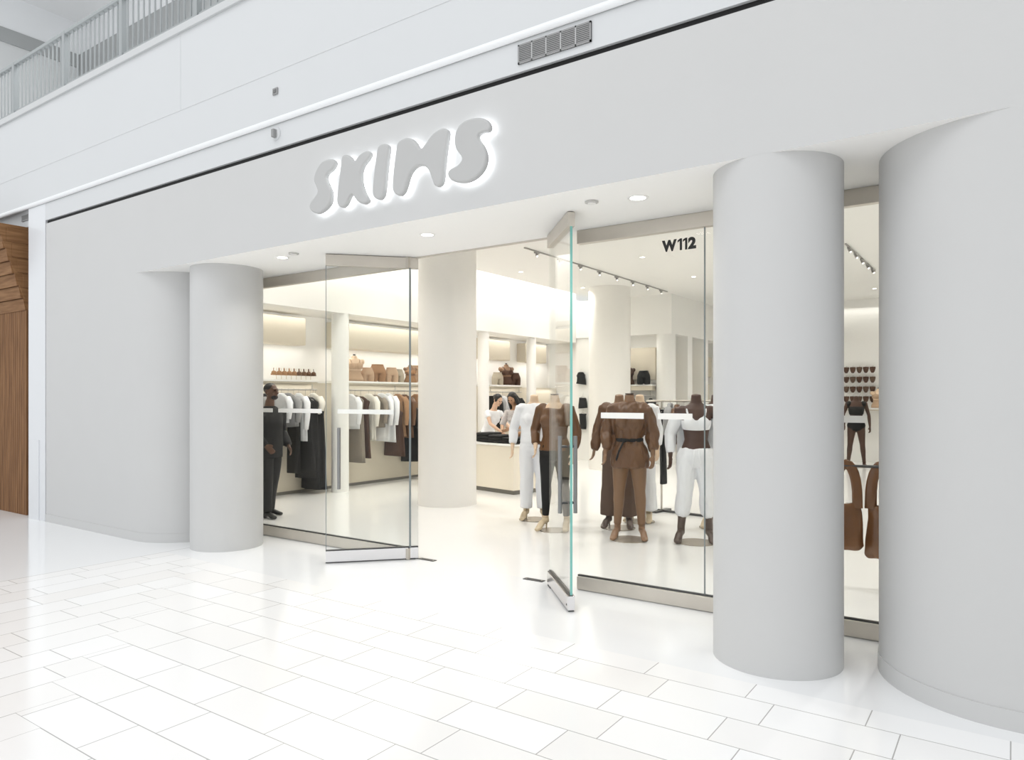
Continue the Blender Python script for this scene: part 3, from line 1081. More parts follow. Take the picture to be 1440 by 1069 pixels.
XR, ZR = -9.70, 1.74
GAR = [
    # kind, y, ztop, zbot, material, label
    ('shirt', 6.95, 1.66, 1.05, 'f_grey', 'grey shirt on the rail behind the guard'),
    ('dress', 7.10, 1.66, 0.35, 'f_char', 'charcoal dress on the rail behind the guard'),
    ('shirt', 7.42, 1.67, 1.20, 'f_white', 'short white top beside the guard shoulder'),
    ('shirt', 7.55, 1.67, 1.13, 'f_grey', 'grey top between two white tops by the guard'),
    ('trousers', 7.66, 1.60, 0.37, 'f_black', 'long black trousers hanging nearest the guard'),
    ('shirt', 7.76, 1.67, 0.90, 'f_white', 'long white shirt hanging in front of charcoal dresses'),
    ('dress', 7.90, 1.62, 0.27, 'f_char', 'charcoal dress half behind the long white shirt'),
    ('dress', 8.00, 1.60, 0.08, 'f_char', 'floor-length charcoal dress under an ivory top'),
    ('shirt', 8.06, 1.67, 1.34, 'f_ivory', 'cropped ivory top at the pilaster end of the rail'),
    ('dress', 8.11, 1.58, 0.06, 'f_char', 'floor-length charcoal dress closest to the pilaster'),
    ('shirt', 8.90, 1.66, 1.05, 'f_white', 'short white top just past the pilaster'),
    ('dress', 9.00, 1.64, 0.45, 'f_stone', 'long grey-brown dress just past the pilaster'),
    ('dress', 9.14, 1.62, 0.52, 'f_darkbrown', 'long dark brown dress before the white shirts'),
    ('shirt', 9.34, 1.67, 0.83, 'f_ivory', 'long ivory shirt between brown dress and white shirts'),
    ('shirt', 9.50, 1.65, 1.05, 'f_stone', 'taupe top between ivory and white shirts'),
    ('shirt', 9.66, 1.68, 0.80, 'f_white', 'long white shirt, first of the pair by the brown sets'),
    ('shirt', 9.84, 1.68, 0.78, 'f_white', 'long white shirt touching the brown sets'),
    ('dress', 9.98, 1.40, 0.50, 'f_darkbrown', 'dark brown set hanging low behind the caramel jacket'),
    ('jacket', 10.10, 1.67, 0.86, 'f_caramel', 'caramel knit jacket beside the white shirts'),
    ('jacket', 10.28, 1.66, 0.83, 'f_brown', 'brown satin jacket by the glass door edge'),
    ('dress', 10.46, 1.45, 0.36, 'f_black', 'long black dress between brown jackets'),
    ('jacket', 10.62, 1.67, 0.95, 'f_caramel', 'caramel jacket next to the doorway column'),
    ('dress', 10.80, 1.62, 0.40, 'f_darkbrown', 'dark brown dress partly behind the doorway column'),
    ('shirt', 13.12, 1.64, 0.9, 'f_black', 'black top on the rail behind the woman in white'),
    ('shirt', 13.30, 1.64, 1.0, 'f_grey', 'grey top on the rail between the two women'),
    ('shirt', 13.55, 1.64, 1.0, 'f_white', 'white top on the rail behind the long-haired woman'),
    ('shirt', 13.85, 1.64, 1.0, 'f_grey', 'grey top on the rail past the long-haired woman'),
    ('shirt', 14.05, 1.64, 1.0, 'f_black', 'black top at the far end of the counter rail'),
]
for i, (kd, y, zt, zb, mm, lb) in enumerate(GAR):
    garment(kd, lb, XR, y, ZR, zt, zb, M[mm], 0.12 * math.sin(i * 2.3), seed=i, thick=0.036, cat={'shirt': 'top', 'dress': 'dress', 'jacket': 'jacket', 'trousers': 'trousers'}[kd])
for i, (x, zt, zb, mm, lb) in enumerate(((-7.75, 1.58, 1.0, 'f_black', 'black top hanging under the back niche shelf'), (-7.5, 1.58, 0.95, 'f_grey', 'grey top hanging under the back niche shelf'), (-7.28, 1.58, 1.0, 'f_char', 'charcoal top under the niche shelf beside the corner column'))):
    garment('shirt', lb, x, YBK + 0.1, 1.66, zt, zb, M[mm], R(90), w=0.17, seed=40 + i, cat='top')

# ------------------------------------------------------------------ torso forms on shelves
def torso_mesh(h=0.46, arms=False):
    bm = bmesh.new()
    k = h / 0.46
    tube(bm, [(0, 0, 0.0, 0.165, 0.115), (0, 0, 0.06 * k, 0.160, 0.11), (0, 0, 0.15 * k, 0.118, 0.088), (0, -0.005, 0.22 * k, 0.128, 0.092), (0, -0.012, 0.29 * k, 0.148, 0.105), (0, -0.004, 0.35 * k, 0.155, 0.09), (0, 0, 0.40 * k, 0.12, 0.065), (0, 0, 0.425 * k, 0.06, 0.052), (0, 0, 0.47 * k, 0.048, 0.048)], n=24, cap=0.15)
    for s in (-1, 1):
        ball(bm, s * 0.066, -0.088, 0.285 * k, 0.062, 0.05, 0.06)
        ball(bm, s * 0.150, 0, 0.365 * k, 0.045, 0.05, 0.05)
    return bm


def bust(label, x, y, z, skin, wear, rz, sc=1.0, shorts=True):
    t = thing('bust_form', label, 'bust form', (x, y, z), rz)
    b = fuse('torso', torso_mesh(0.46), M[skin], t, 0.012)
    bm = bmesh.new()
    tube(bm, [(0, 0, 0.004, 0.172, 0.122), (0, 0, 0.06, 0.167, 0.117), (0, 0, 0.15, 0.125, 0.095), (0, -0.005, 0.20, 0.132, 0.099)], n=28, cap=0.02)
    obj('brief', bm, M[wear], t, sm=True)
    bm = bmesh.new()
    tube(bm, [(0, -0.01, 0.235, 0.146, 0.108), (0, -0.014, 0.29, 0.155, 0.115), (0, -0.01, 0.315, 0.158, 0.108)], n=28, cap=0.02)
    for s in (-1, 1):
        ball(bm, s * 0.067, -0.094, 0.285, 0.067, 0.054, 0.062)
        tube(bm, [(s * 0.07, -0.105, 0.33, 0.010), (s * 0.085, -0.065, 0.395, 0.010), (s * 0.085, 0.02, 0.415, 0.010), (s * 0.075, 0.085, 0.35, 0.010)], n=8)
    obj('bralette', bm, M[wear], t, sm=True)
    bm = bmesh.new()
    cyl(bm, 0, 0, 0.468, 0.50, 0.024, 16)
    obj('neck_cap', bm, M['steel_dark'], t, auto=40)
    t.scale = (sc, sc, sc)
    return t


def shorts(label, x, y, z, m, rz, sc=1.0):
    t = thing('shorts_form', label, 'shorts form', (x, y, z), rz)
    bm = bmesh.new()
    tube(bm, [(0, 0, 0.17, 0.165, 0.115), (0, 0, 0.22, 0.170, 0.118), (0, 0, 0.29, 0.14, 0.10), (0, 0, 0.34, 0.115, 0.088)], n=24, cap=0.05)
    for s in (-1, 1):
        tube(bm, [(s * 0.088, 0, 0.0, 0.078, 0.085), (s * 0.086, 0, 0.12, 0.086, 0.098), (s * 0.078, 0, 0.2, 0.088, 0.11)], n=18, cap=0.05)
    fuse('shorts', bm, M[m], t, 0.012)
    bm = bmesh.new()
    tube(bm, [(0, 0, 0.325, 0.122, 0.093), (0, 0, 0.352, 0.118, 0.09)], n=28, cap=0.02)
    obj('waistband', bm, M[m], t, sm=True)
    t.scale = (sc, sc, sc)
    return t


fz = 1.905
FACE = R(62)
bust('tan bust form beside the pilaster on the shirt shelf', -9.93, 9.20, fz, 'man_fair', 'f_tan', FACE, 1.0)
shorts('low tan shorts form beside the tan bust', -9.90, 9.50, fz, 'f_tan', FACE, 0.75)
shorts('tall tan shorts form in the middle of the shirt shelf', -9.90, 9.76, fz, 'f_caramel', FACE, 0.95)
shorts('tan shorts form half in front of the tall one', -9.80, 10.03, fz, 'f_tan', FACE, 0.8)
shorts('taupe shorts form at the start of the second shelf cluster', -9.95, 10.36, fz, 'f_taupe', FACE, 0.75)
bust('caramel bust form in the second shelf cluster', -9.86, 10.62, fz, 'man_brown', 'f_caramel', FACE, 0.75)
shorts('pale tan shorts form next to the doorway column', -9.88, 10.86, fz, 'f_tan', FACE, 1.0)
shorts('pale taupe form beside the dark bust behind the counter', -9.92, 13.66, fz, 'f_taupe', FACE, 0.85)
bust('dark bust form in brown wear on the counter shelf', -9.90, 13.98, fz, 'man_brown', 'f_darkbrown', FACE, 1.05)
shorts('brown shorts form beside the dark bust on the counter shelf', -9.82, 14.23, fz, 'f_darkbrown', FACE, 0.85)
bz = 1.935
bust('dark bust form on the back niche shelf', -7.86, YBK + 0.02, bz, 'man_dark', 'f_darkbrown', R(25), 1.0)
shorts('wide black shorts form on the back niche shelf', -7.42, YBK + 0.0, bz, 'f_black', R(25), 0.95)

# row of little bralettes on clear stands, shelf by the guard
def bralette(label, x, y, z, m, rz, group):
    t = thing('bralette_stand', label, 'bralette', (x, y, z), rz, group)
    bm = bmesh.new()
    for s in (-1, 1):
        ball(bm, s * 0.045, 0, 0.11, 0.042, 0.03, 0.036, n=10)
        tube(bm, [(s * 0.05, 0, 0.13, 0.006), (s * 0.045, 0.01, 0.19, 0.006)], n=6)
    tube(bm, [(-0.09, 0.012, 0.085, 0.012), (0.0, -0.01, 0.082, 0.012), (0.09, 0.012, 0.085, 0.012)], n=8, ref=(0, 0, 1))
    obj('bralette', bm, m, t, sm=True)
    bm = bmesh.new()
    cyl(bm, 0, 0.02, 0.0, 0.008, 0.045, 16)
    cyl(bm, 0, 0.02, 0.008, 0.19, 0.005, 8)
    obj('stand', bm, M['store_beige'], t, auto=40)


for i in range(8):
    bralette('small brown bralette standing on the shelf by the guard', -9.86, 7.45 + i * 0.10, fz, M['f_caramel' if i < 4 else 'f_brown'], R(70), 'bralettes on the shelf by the guard')

# ------------------------------------------------------------------ counter
t = thing('service_counter', 'cream service counter with a grey toe kick beside the doorway column', 'counter', (-6.74, 9.73, 0), R(168))
obj('body', B(0.02, 2.6, -0.85, -0.02, 0.07, 0.80, bev=0.01), M['counter'], t)
obj('top', B(0.0, 2.62, -0.87, 0.0, 0.80, 0.83, bev=0.006), M['store'], t)
obj('toe_kick', B(0.05, 2.57, -0.82, -0.05, 0.0, 0.07), M['toe'], t)

# ------------------------------------------------------------------ figures
def hand(bm, wrist, d, out, curl=0.5, s=1.0):
    """Palm, four unequal bent fingers and a side thumb; d = forearm direction, out = thumb side."""
    d = Vector(d).normalized()
    out = Vector(out)
    out = (out - d * out.dot(d)).normalized()
    nrm = d.cross(out).normalized()
    W = Vector(wrist)
    a = W + d * 0.02 * s
    b = W + d * 0.085 * s
    tube(bm, [(*W, 0.024 * s, 0.018 * s), (*a, 0.032 * s, 0.016 * s), (*b, 0.040 * s, 0.013 * s)], n=10, ref=tuple(out), cap=0.4)
    for k, L in enumerate((0.074, 0.082, 0.076, 0.060)):
        o = out * (0.028 - 0.0187 * k) * s
        p = b + o
        q = p + (d * math.cos(curl * 0.5) + nrm * math.sin(curl * 0.5)) * L * 0.45 * s
        r = q + (d * math.cos(curl * 1.2) + nrm * math.sin(curl * 1.2)) * L * 0.32 * s
        e = r + (d * math.cos(curl * 1.9) + nrm * math.sin(curl * 1.9)) * L * 0.25 * s
        tube(bm, [(*(p - d * 0.012 * s), 0.0088 * s), (*q, 0.0085 * s), (*r, 0.0078 * s), (*e, 0.0068 * s)], n=8, ref=tuple(out), cap=0.8)
    p = a + out * 0.024 * s
    q = p + (d * 0.7 + out * 0.6 + nrm * 0.25).normalized() * 0.036 * s
    e = q + (d * 0.95 + out * 0.15 + nrm * 0.35).normalized() * 0.032 * s
    tube(bm, [(*p, 0.0115 * s), (*q, 0.010 * s), (*e, 0.008 * s)], n=8, ref=tuple(nrm), cap=0.8)


TORSO_F = [(0.80, .105, .10, 0), (0.86, .165, .122, .008), (0.93, .176, .125, .012), (1.00, .150, .108, .006), (1.08, .120, .090, 0), (1.16, .130, .095, 0), (1.25, .148, .108, -.008), (1.33, .154, .100, -.004), (1.40, .150, .080, 0), (1.445, .105, .064, .005), (1.475, .060, .054, .006), (1.53, .052, .050, 0), (1.56, .050, .050, -.004)]
TORSO_M = [(0.80, .115, .105, 0), (0.86, .165, .122, .008), (0.93, .172, .125, .010), (1.02, .160, .112, .004), (1.10, .155, .108, 0), (1.18, .165, .112, 0), (1.27, .178, .118, -.006), (1.35, .186, .108, 0), (1.42, .182, .088, .004), (1.465, .125, .070, .006), (1.49, .070, .062, .006), (1.54, .060, .058, 0), (1.57, .058, .058, -.004)]


class Fig:
    """Holds joint positions; every surface (body or cloth) is lofted along them."""

    def __init__(f, male=False, legs=None, arms=None, lean=0.0, heel=0.0, hgt=1.0, turn=0.0):
        f.male, f.lean, f.heel, f.k, f.turn = male, lean, heel, hgt, turn
        f.T = TORSO_M if male else TORSO_F
        sh = 0.205 if male else 0.172
        f.sh = sh
        legs = legs or ((-0.10, 0.0), (0.10, 0.0))
        f.legs = []
        for s, (fx, fy) in zip((-1, 1), legs):
            hip = Vector((s * 0.088, 0.005, 0.87))
            ank = Vector((fx, fy + 0.02, 0.085 + heel))
            knee = hip.lerp(ank, 0.5) + Vector((0, -0.022, 0.01))
            f.legs.append((hip, knee, ank))
        f.arms = []
        arms = arms or (None, None)
        for s, a in zip((-1, 1), arms):
            shd = f.bend(Vector((s * sh, 0.005, 1.415)))
            if a is None:
                el = f.bend(Vector((s * (sh + 0.055), 0.03, 1.13)))
                wr = f.bend(Vector((s * (sh + 0.06), -0.03, 0.895)))
            else:
                el, wr = Vector(a[0]), Vector(a[1])
            f.arms.append((shd, el, wr))

    def bend(f, v):
        """Lean the upper body forward about the hips."""
        if not f.lean or v.z < 0.95:
            return v
        a = f.lean * min(1, (v.z - 0.95) / 0.25)
        z = v.z - 0.95
        return Vector((v.x, v.y * math.cos(a) - z * math.sin(a), 0.95 + z * math.cos(a) + v.y * math.sin(a) * 0.3))

    def torso(f, bm, z0, z1, off=0.0, n=26, extra=0.0):
        pts = []
        for z, rx, ry, y in f.T:
            if z0 - 1e-6 <= z <= z1 + 1e-6:
                p = f.bend(Vector((0, y, z)))
                pts.append((*p, rx + off, ry + off))
        tube(bm, pts, n=n, cap=0.25)
        if not f.male and z0 < 1.2 < z1:
            for s in (-1, 1):
                p = f.bend(Vector((s * 0.068, -0.085, 1.262)))
                ball(bm, p.x, p.y, p.z, 0.062 + off, 0.048 + off, 0.060 + off)
        if z1 > 1.3:
            for s in (-1, 1):
                p = f.bend(Vector((s * (f.sh - 0.03), 0.004, 1.395)))
                ball(bm, p.x, p.y, p.z, 0.058 + off, 0.058 + off, 0.054 + off)
        if z0 < 0.9 and not f.male:
            for s in (-1, 1):
                ball(bm, s * 0.078, 0.075, 0.915, 0.088 + off, 0.070 + off, 0.090 + off)

    def leg(f, bm, i, off=0.0, to=1.0, flare=0.0, bulk=1.0):
        h, k, a = f.legs[i]
        top = Vector((h.x, h.y, 0.90))
        pr = [(top, .090), (h.lerp(k, .25), .086), (h.lerp(k, .6), .070), (k, .054), (k.lerp(a, .28) + Vector((0, .016, 0)), .055), (k.lerp(a, .62) + Vector((0, .010, 0)), .043), (a, .034)]
        pts = []
        for j, (p, r) in enumerate(pr):
            fr = j / 6
            if fr > to:
                break
            pts.append((*p, (r * bulk + off + flare * fr ** 1.3), (r * bulk + off + flare * fr ** 1.3) * 1.03))
        tube(bm, pts, n=18, cap=0.15)

    def foot(f, bm, i, r=0.0, out=0.1):
        h, k, a = f.legs[i]
        s = -1 if i == 0 else 1
        tz = 0.028
        tube(bm, [(*a, .036 + r), (a.x, a.y + 0.012, a.z * 0.62 + 0.005, .038 + r), (a.x + s * .02, a.y - .075, tz + (a.z - tz) * .45, .036 + r, .026 + r), (a.x + s * .035, a.y - .135, tz + 0.004, .040 + r, .022 + r), (a.x + s * .042, a.y - .19, tz * .85, .026 + r, .015 + r)], n=14, ref=(1, 0, 0), cap=0.4)
        if f.heel:
            tube(bm, [(a.x, a.y + .03, a.z * .7, .016), (a.x, a.y + .034, 0.004, .009)], n=8, cap=0.0)
        else:
            ball(bm, a.x, a.y + .028, .032, .032 + r, .036 + r, .030 + r)

    def arm(f, bm, i, off=0.0, to=1.0, puff=0.0, frm=0.0):
        s0, e, w = f.arms[i]
        pr = [(0.0, s0, .049), (.25, s0.lerp(e, .45), .042), (.5, e, .035), (.65, e.lerp(w, .3), .036), (.85, e.lerp(w, .75), .028), (1.0, w, .023)]
        if f.male:
            pr = [(q, p, r * 1.2) for q, p, r in pr]
        pts = [(*p, r + off + puff * math.sin(math.pi * min(1, q * 0.95)) ** 0.8) for q, p, r in pr if frm <= q <= to]
        tube(bm, pts, n=14, ref=(0, 1, 0), cap=0.25)

    def body(f, bm, hands=True, feet=True, legs=True, top=1.56):
        f.torso(bm, 0.80, top)
        for i in (0, 1):
            if legs:
                f.leg(bm, i)
                if feet:
                    f.foot(bm, i)
            f.arm(bm, i)
            if hands:
                s0, e, w = f.arms[i]
                d = (w - e).normalized()
                s = -1 if i == 0 else 1
                hand(bm, w, (d + Vector((0, -.12, -.2))).normalized(), (-s * 0.5, -0.85, 0), 0.55, 0.95 if not f.male else 1.1)


def head(bm, c, yaw=0.0, pitch=0.0, s=1.0):
    """Skull, jaw, brow, nose, lips and ears about the head centre c (faces local -Y)."""
    h = bmesh.new()
    ball(h, 0, 0.012, 0.028, 0.076, 0.094, 0.088, n=20)
    ball(h, 0, -0.022, -0.030, 0.062, 0.066, 0.078, n=18)
    ball(h, 0, -0.062, -0.088, 0.030, 0.026, 0.022, n=12)
    tube(h, [(0, -0.088, 0.022, .010), (0, -0.102, -0.008, .012), (0, -0.112, -0.024, .015)], n=10, cap=0.6)
    tube(h, [(-.045, -.072, .034, .011), (0, -.088, .036, .010), (.045, -.072, .034, .011)], n=8, ref=(0, 0, 1), cap=0.5)
    ball(h, 0, -0.089, -0.052, 0.024, 0.012, 0.010)
    for q in (-1, 1):
        ball(h, q * 0.078, 0.012, -0.004, 0.012, 0.022, 0.034, n=10)
        ball(h, q * 0.042, -0.066, -0.014, 0.022, 0.018, 0.022, n=10)
    tube(h, [(0, 0.02, -0.17, .052), (0, 0.016, -0.10, .052), (0, 0.008, -0.04, .054)], n=16, cap=0.1)
    mtx = Matrix.Translation(Vector(c)) @ Matrix.Rotation(yaw, 4, 'Z') @ Matrix.Rotation(pitch, 4, 'X') @ Matrix.Scale(s, 4)
    h.transform(mtx)
    tmp = bpy.data.meshes.new('tmp')
    h.to_mesh(tmp)
    h.free()
    bm.from_mesh(tmp)
    bpy.data.meshes.remove(tmp)
    return mtx


def part_at(name, bm, m, parent, mtx):
    bm.transform(mtx)
    return obj(name, bm, m, parent, sm=True)


def face_parts(t, mtx, lip=True):
    for q in (-1, 1):
        bm = bmesh.new()
        ball(bm, q * 0.030, -0.084, 0.014, 0.012, 0.008, 0.007, n=8)
        part_at('eye', bm, M['eye'], t, mtx)
    if lip:
        bm = bmesh.new()
        ball(bm, 0, -0.098, -0.053, 0.020, 0.006, 0.007, n=8)
        part_at('lips', bm, M['lip'], t, mtx)


def base_disc(t, r=0.20, y=-0.02):
    bm = bmesh.new()
    cyl(bm, 0, y, 0.0, 0.008, r, 40)
    obj('base_plate', bm, M['disc'], t, auto=40)


def cloth(name, build, m, t, wr=0.006, seed=0.0, voxel=0.011, it=3, wf=9.0):
    bm = bmesh.new()
    build(bm)
    return fuse(name, bm, m, t, voxel, it, wr, wf, seed)


def figure_root(name, label, cat, x, y, rz, k):
    t = thing(name, label, cat, (x, y, 0), rz)
    t.scale = (k, k, k)
    return t


KM = 1.05   # mannequins are a little taller than life

# front mannequin: brown belted blouse over brown leggings -------------------------------
def mannequin_brown_front():
    t = figure_root('mannequin', 'front headless mannequin in belted brown satin blouse and tight brown leggings', 'mannequin', -3.57, 7.46, R(22), KM)
    f = Fig(legs=((-0.13, 0.0), (0.13, 0.0)), heel=0.07,
            arms=(((-0.245, 0.02, 1.15), (-0.25, -0.10, 0.93)), ((0.245, 0.03, 1.15), (0.25, -0.06, 0.91))))
    cloth('body', lambda bm: f.body(bm), M['man_brown'], t, 0, voxel=0.009)

    def blouse(bm):
        f.torso(bm, 1.00, 1.475, 0.022)
        tube(bm, [(0, 0, 1.40, .165, .085), (0, 0, 1.34, .178, .11), (0, 0, 1.2, .170, .13), (0, 0, 1.10, .155, .12)], n=24)
        for i in (0, 1):
            f.arm(bm, i, 0.012, 0.85, 0.022)
    cloth('blouse', blouse, M['f_brown'], t, 0.024, 3.1, wf=13)

    def pep(bm):
        tube(bm, [(0, 0, 1.07, .135, .105), (0, 0.005, .98, .185, .14), (0, .01, .86, .215, .165), (0, .01, .78, .205, .165)], n=28, cap=0.05)
    cloth('peplum', pep, M['f_brown'], t, 0.018, 5.0, wf=15)

    def belt(bm):
        tube(bm, [(0, 0, 1.055, .150, .118), (0, 0, 1.095, .148, .118)], n=28, cap=0.02)
        ball(bm, -0.04, -0.125, 1.075, 0.03, 0.015, 0.022)
        tube(bm, [(-0.05, -.13, 1.07, .013, .006), (-.10, -.155, .96, .014, .006), (-.13, -.165, .86, .015, .006)], n=8)
    cloth('belt', belt, M['f_black'], t, 0.0, voxel=0.007)

    def leggings(bm):
        f.torso(bm, 0.80, 1.00, 0.006)
        for i in (0, 1):
            f.leg(bm, i, 0.007, 1.0)
    cloth('leggings', leggings, M['f_legging'], t, 0.004, 1.0)
    bm = bmesh.new()
    cyl(bm, 0, -0.004, 1.565, 1.575, 0.046, 20)
    obj('neck_cap', bm, M['f_darkbrown'], t, auto=40)
    base_disc(t, 0.20)


mannequin_brown_front()


def mannequin_wide():
    t = figure_root('mannequin', 'mannequin in umber wide-leg trousers standing behind the belted brown blouse', 'mannequin', -3.99, 8.05, R(18), KM)
    f = Fig(legs=((-0.125, 0.0), (0.11, 0.0)), heel=0.06,
            arms=(((-0.255, 0.02, 1.15), (-0.285, -0.06, 0.92)), ((0.22, 0.03, 1.15), (0.21, -0.05, 0.91))))
    cloth('body', lambda bm: f.body(bm), M['man_brown'], t, 0, voxel=0.009)

    def top(bm):
        f.torso(bm, 0.93, 1.445, 0.022)
        for i in (0, 1):
            f.arm(bm, i, 0.012, 1.0, 0.022)
    cloth('blouse', top, M['f_brown'], t, 0.020, 8.1, wf=13)

    def trousers(bm):
        f.torso(bm, 0.80, 1.08, 0.014)
        for i in (0, 1):
            f.leg(bm, i, 0.020, 1.0, 0.052)
    cloth('wide_trousers', trousers, M['f_wide'], t, 0.007, 2.0)
    for i in (0, 1):
        bm = bmesh.new()
        f.foot(bm, i, 0.003)
        fuse('shoe', bm, M['boot'], t, 0.009, 2)
    base_disc(t, 0.19)


mannequin_wide()


def mannequin_white_set():
    t = figure_root('mannequin', 'dark mannequin in white bralette, white joggers and an off-shoulder white jacket', 'mannequin', -2.89, 7.73, R(22), KM)
    f = Fig(legs=((-0.155, -0.01), (0.135, 0.02)), heel=0.07,
            arms=(((-0.265, 0.05, 1.14), (-0.265, -0.02, 0.90)), ((0.27, 0.04, 1.15), (0.25, -0.02, 0.90))))
    cloth('body', lambda bm: f.body(bm), M['man_dark'], t, 0, voxel=0.009)

    def bra(bm):
        pts = [(0, -0.006, 1.195, .140, .106), (0, -0.012, 1.25, .155, .118), (0, -0.012, 1.29, .158, .112)]
        tube(bm, pts, n=28, cap=0.02)
        for s in (-1, 1):
            ball(bm, s * 0.068, -0.088, 1.262, 0.069, 0.055, 0.066)
            tube(bm, [(s * .078, -.105, 1.31, .013), (s * .095, -.075, 1.39, .012), (s * .10, -.01, 1.432, .012), (s * .085, .06, 1.39, .012), (s * .07, .09, 1.30, .012)], n=8)
    cloth('bralette', bra, M['f_white'], t, 0.0, voxel=0.008)

    def jog(bm):
        f.torso(bm, 0.80, 1.00, 0.016)
        for i in (0, 1):
            f.leg(bm, i, 0.016, 0.84, 0.018, 1.05)
            h, k_, a = f.legs[i]
            q = k_.lerp(a, .62)
            tube(bm, [(*k_.lerp(a, .40), .066), (*k_.lerp(a, .52), .072), (*k_.lerp(a, .62), .062), (*k_.lerp(a, .70), .050)], n=16, cap=0.1)
    cloth('joggers', jog, M['f_white'], t, 0.013, 4.0, wf=11)

    def jacket(bm):
        # sleeves low on the arms and the back panel between them
        for i in (0, 1):
            s0, e, w = f.arms[i]
            tube(bm, [(*s0.lerp(e, .35), .066), (*s0.lerp(e, .75), .070), (*e, .066), (*e.lerp(w, .5), .058), (*e.lerp(w, .82), .048)], n=14, ref=(0, 1, 0), cap=0.2)
        tube(bm, [(-.24, .10, 1.27, .03, .05), (-.12, .135, 1.25, .03, .11), (.12, .135, 1.25, .03, .11), (.24, .10, 1.27, .03, .05)], n=14, ref=(0, 1, 0), cap=0.2)
        tube(bm, [(0, .125, 1.30, .20, .025), (0, .13, 1.1, .20, .03), (0, .135, .92, .21, .03)], n=18, cap=0.2)
    cloth('jacket', jacket, M['f_white'], t, 0.010, 6.0)

    def cord(bm):
        for s in (-1, 1):
            tube(bm, [(s * .02, -.135, .985, .005), (s * .035, -.155, .87, .005), (s * .045, -.15, .76, .006)], n=6)
    bm = bmesh.new()
    cord(bm)
    obj('drawcord', bm, M['f_white'], t, sm=True)
    for i in (0, 1):
        bm = bmesh.new()
        h, k_, a = f.legs[i]
        tube(bm, [(*k_.lerp(a, .55), .050), (*k_.lerp(a, .8), .042), (*a, .040)], n=16)
        f.foot(bm, i, 0.004)
        fuse('boot', bm, M['boot'], t, 0.009, 2)
    base_disc(t, 0.20)


mannequin_white_set()


def mannequin_leggings():
    t = figure_root('mannequin', 'fair mannequin in brown draped top and black leggings by the open doorway', 'mannequin', -4.56, 7.46, R(12), KM)
    f = Fig(legs=((-0.11, -0.03), (0.13, 0.02)), heel=0.08,
            arms=(((-0.26, 0.06, 1.15), (-0.20, -0.10, 0.95)), ((0.25, 0.05, 1.14), (0.24, -0.04, 0.90))))
    cloth('body', lambda bm: f.body(bm), M['man_fair'], t, 0, voxel=0.009)

    def top(bm):
        f.torso(bm, 0.93, 1.40, 0.020)
        f.arm(bm, 0, 0.012, 0.85, 0.012)
        f.arm(bm, 1, 0.012, 0.85, 0.012)
    cloth('draped_top', top, M['f_brown'], t, 0.008, 2.7, wf=12)

    def leg(bm):
        f.torso(bm, 0.80, 1.00, 0.016)
        for i in (0, 1):
            f.leg(bm, i, 0.006, 1.0)
    cloth('leggings', leg, M['f_black'], t, 0.0, 1.2)
    for i in (0, 1):
        bm = bmesh.new()
        f.foot(bm, i, 0.002)
        fuse('sandal', bm, M['shoe_pale'], t, 0.009, 2)
    bm = bmesh.new()
    cyl(bm, 0, -0.004, 1.563, 1.573, 0.046, 20)
    obj('neck_cap', bm, M['f_darkbrown'], t, auto=40)
    base_disc(t, 0.17)


mannequin_leggings()


def mannequin_white(label, x, y, rz, wide, skin, coat=False):
    t = figure_root('mannequin', label, 'mannequin', x, y, rz, KM)
    f = Fig(legs=((-0.10, 0.0), (0.11, 0.0)), heel=0.06, arms=(((-0.27, 0.04, 1.13), (-0.27, -0.04, 0.90)), None))
    cloth('body', lambda bm: f.body(bm), M[skin], t, 0, voxel=0.009)

    def top(bm):
        f.torso(bm, 0.93 if not coat else 0.80, 1.445, 0.014)
        tube(bm, [(0, 0, 1.38, .165, .095), (0, -.005, 1.27, .180, .135), (0, 0, 1.10, .165, .128), (0, 0, .98, .178, .135), (0, 0, .955, .165, .125)], n=24, cap=0.1)
        if coat:
            tube(bm, [(0, 0, 1.3, .20, .13), (0, 0, 1.0, .215, .16), (0, 0, .70, .23, .18)], n=24, cap=0.1)
        for i in (0, 1):
            f.arm(bm, i, 0.014, 0.95, 0.010)
    cloth('jacket' if coat else 'top', top, M['f_white'], t, 0.010, x)

    def trousers(bm):
        f.torso(bm, 0.80, 1.00, 0.014)
        for i in (0, 1):
            f.leg(bm, i, 0.014, 1.0, wide)
    cloth('trousers', trousers, M['f_white'], t, 0.007, x + 1)
    for i in (0, 1):
        bm = bmesh.new()
        f.foot(bm, i, 0.003)
        fuse('shoe', bm, M['shoe_pale'], t, 0.009, 2)
    base_disc(t, 0.19)
    return t


mannequin_white('mannequin in white top and white trousers between the counter and the black leggings', -5.19, 7.97, R(30), 0.030, 'man_fair')
mannequin_white('mannequin in flared white trousers hidden behind the belted brown blouse', -3.98, 8.62, R(10), 0.060, 'man_fair')
mannequin_white('mannequin in long white jacket half hidden by the thick column', -3.02, 8.75, R(20), 0.020, 'man_dark', True)


def mannequin_swim():
    t = figure_root('mannequin', 'dark mannequin in black bandeau and brief seen through the slim slot', 'mannequin', -2.99, 18.27, R(10), KM)
    f = Fig(legs=((-0.16, 0.0), (0.16, 0.0)), heel=0.0, arms=(((-0.26, 0.05, 1.16), (-0.24, -0.02, 0.93)), ((0.25, 0.04, 1.15), (0.27, -0.02, 0.9))))
    cloth('body', lambda bm: f.body(bm), M['man_dark'], t, 0, voxel=0.010)
    cloth('bandeau', lambda bm: f.torso(bm, 1.16, 1.33, 0.012), M['f_black'], t, 0.0)
    cloth('brief', lambda bm: (f.torso(bm, 0.80, 1.08, 0.012)), M['f_black'], t, 0.0)
    base_disc(t, 0.2)


mannequin_swim()

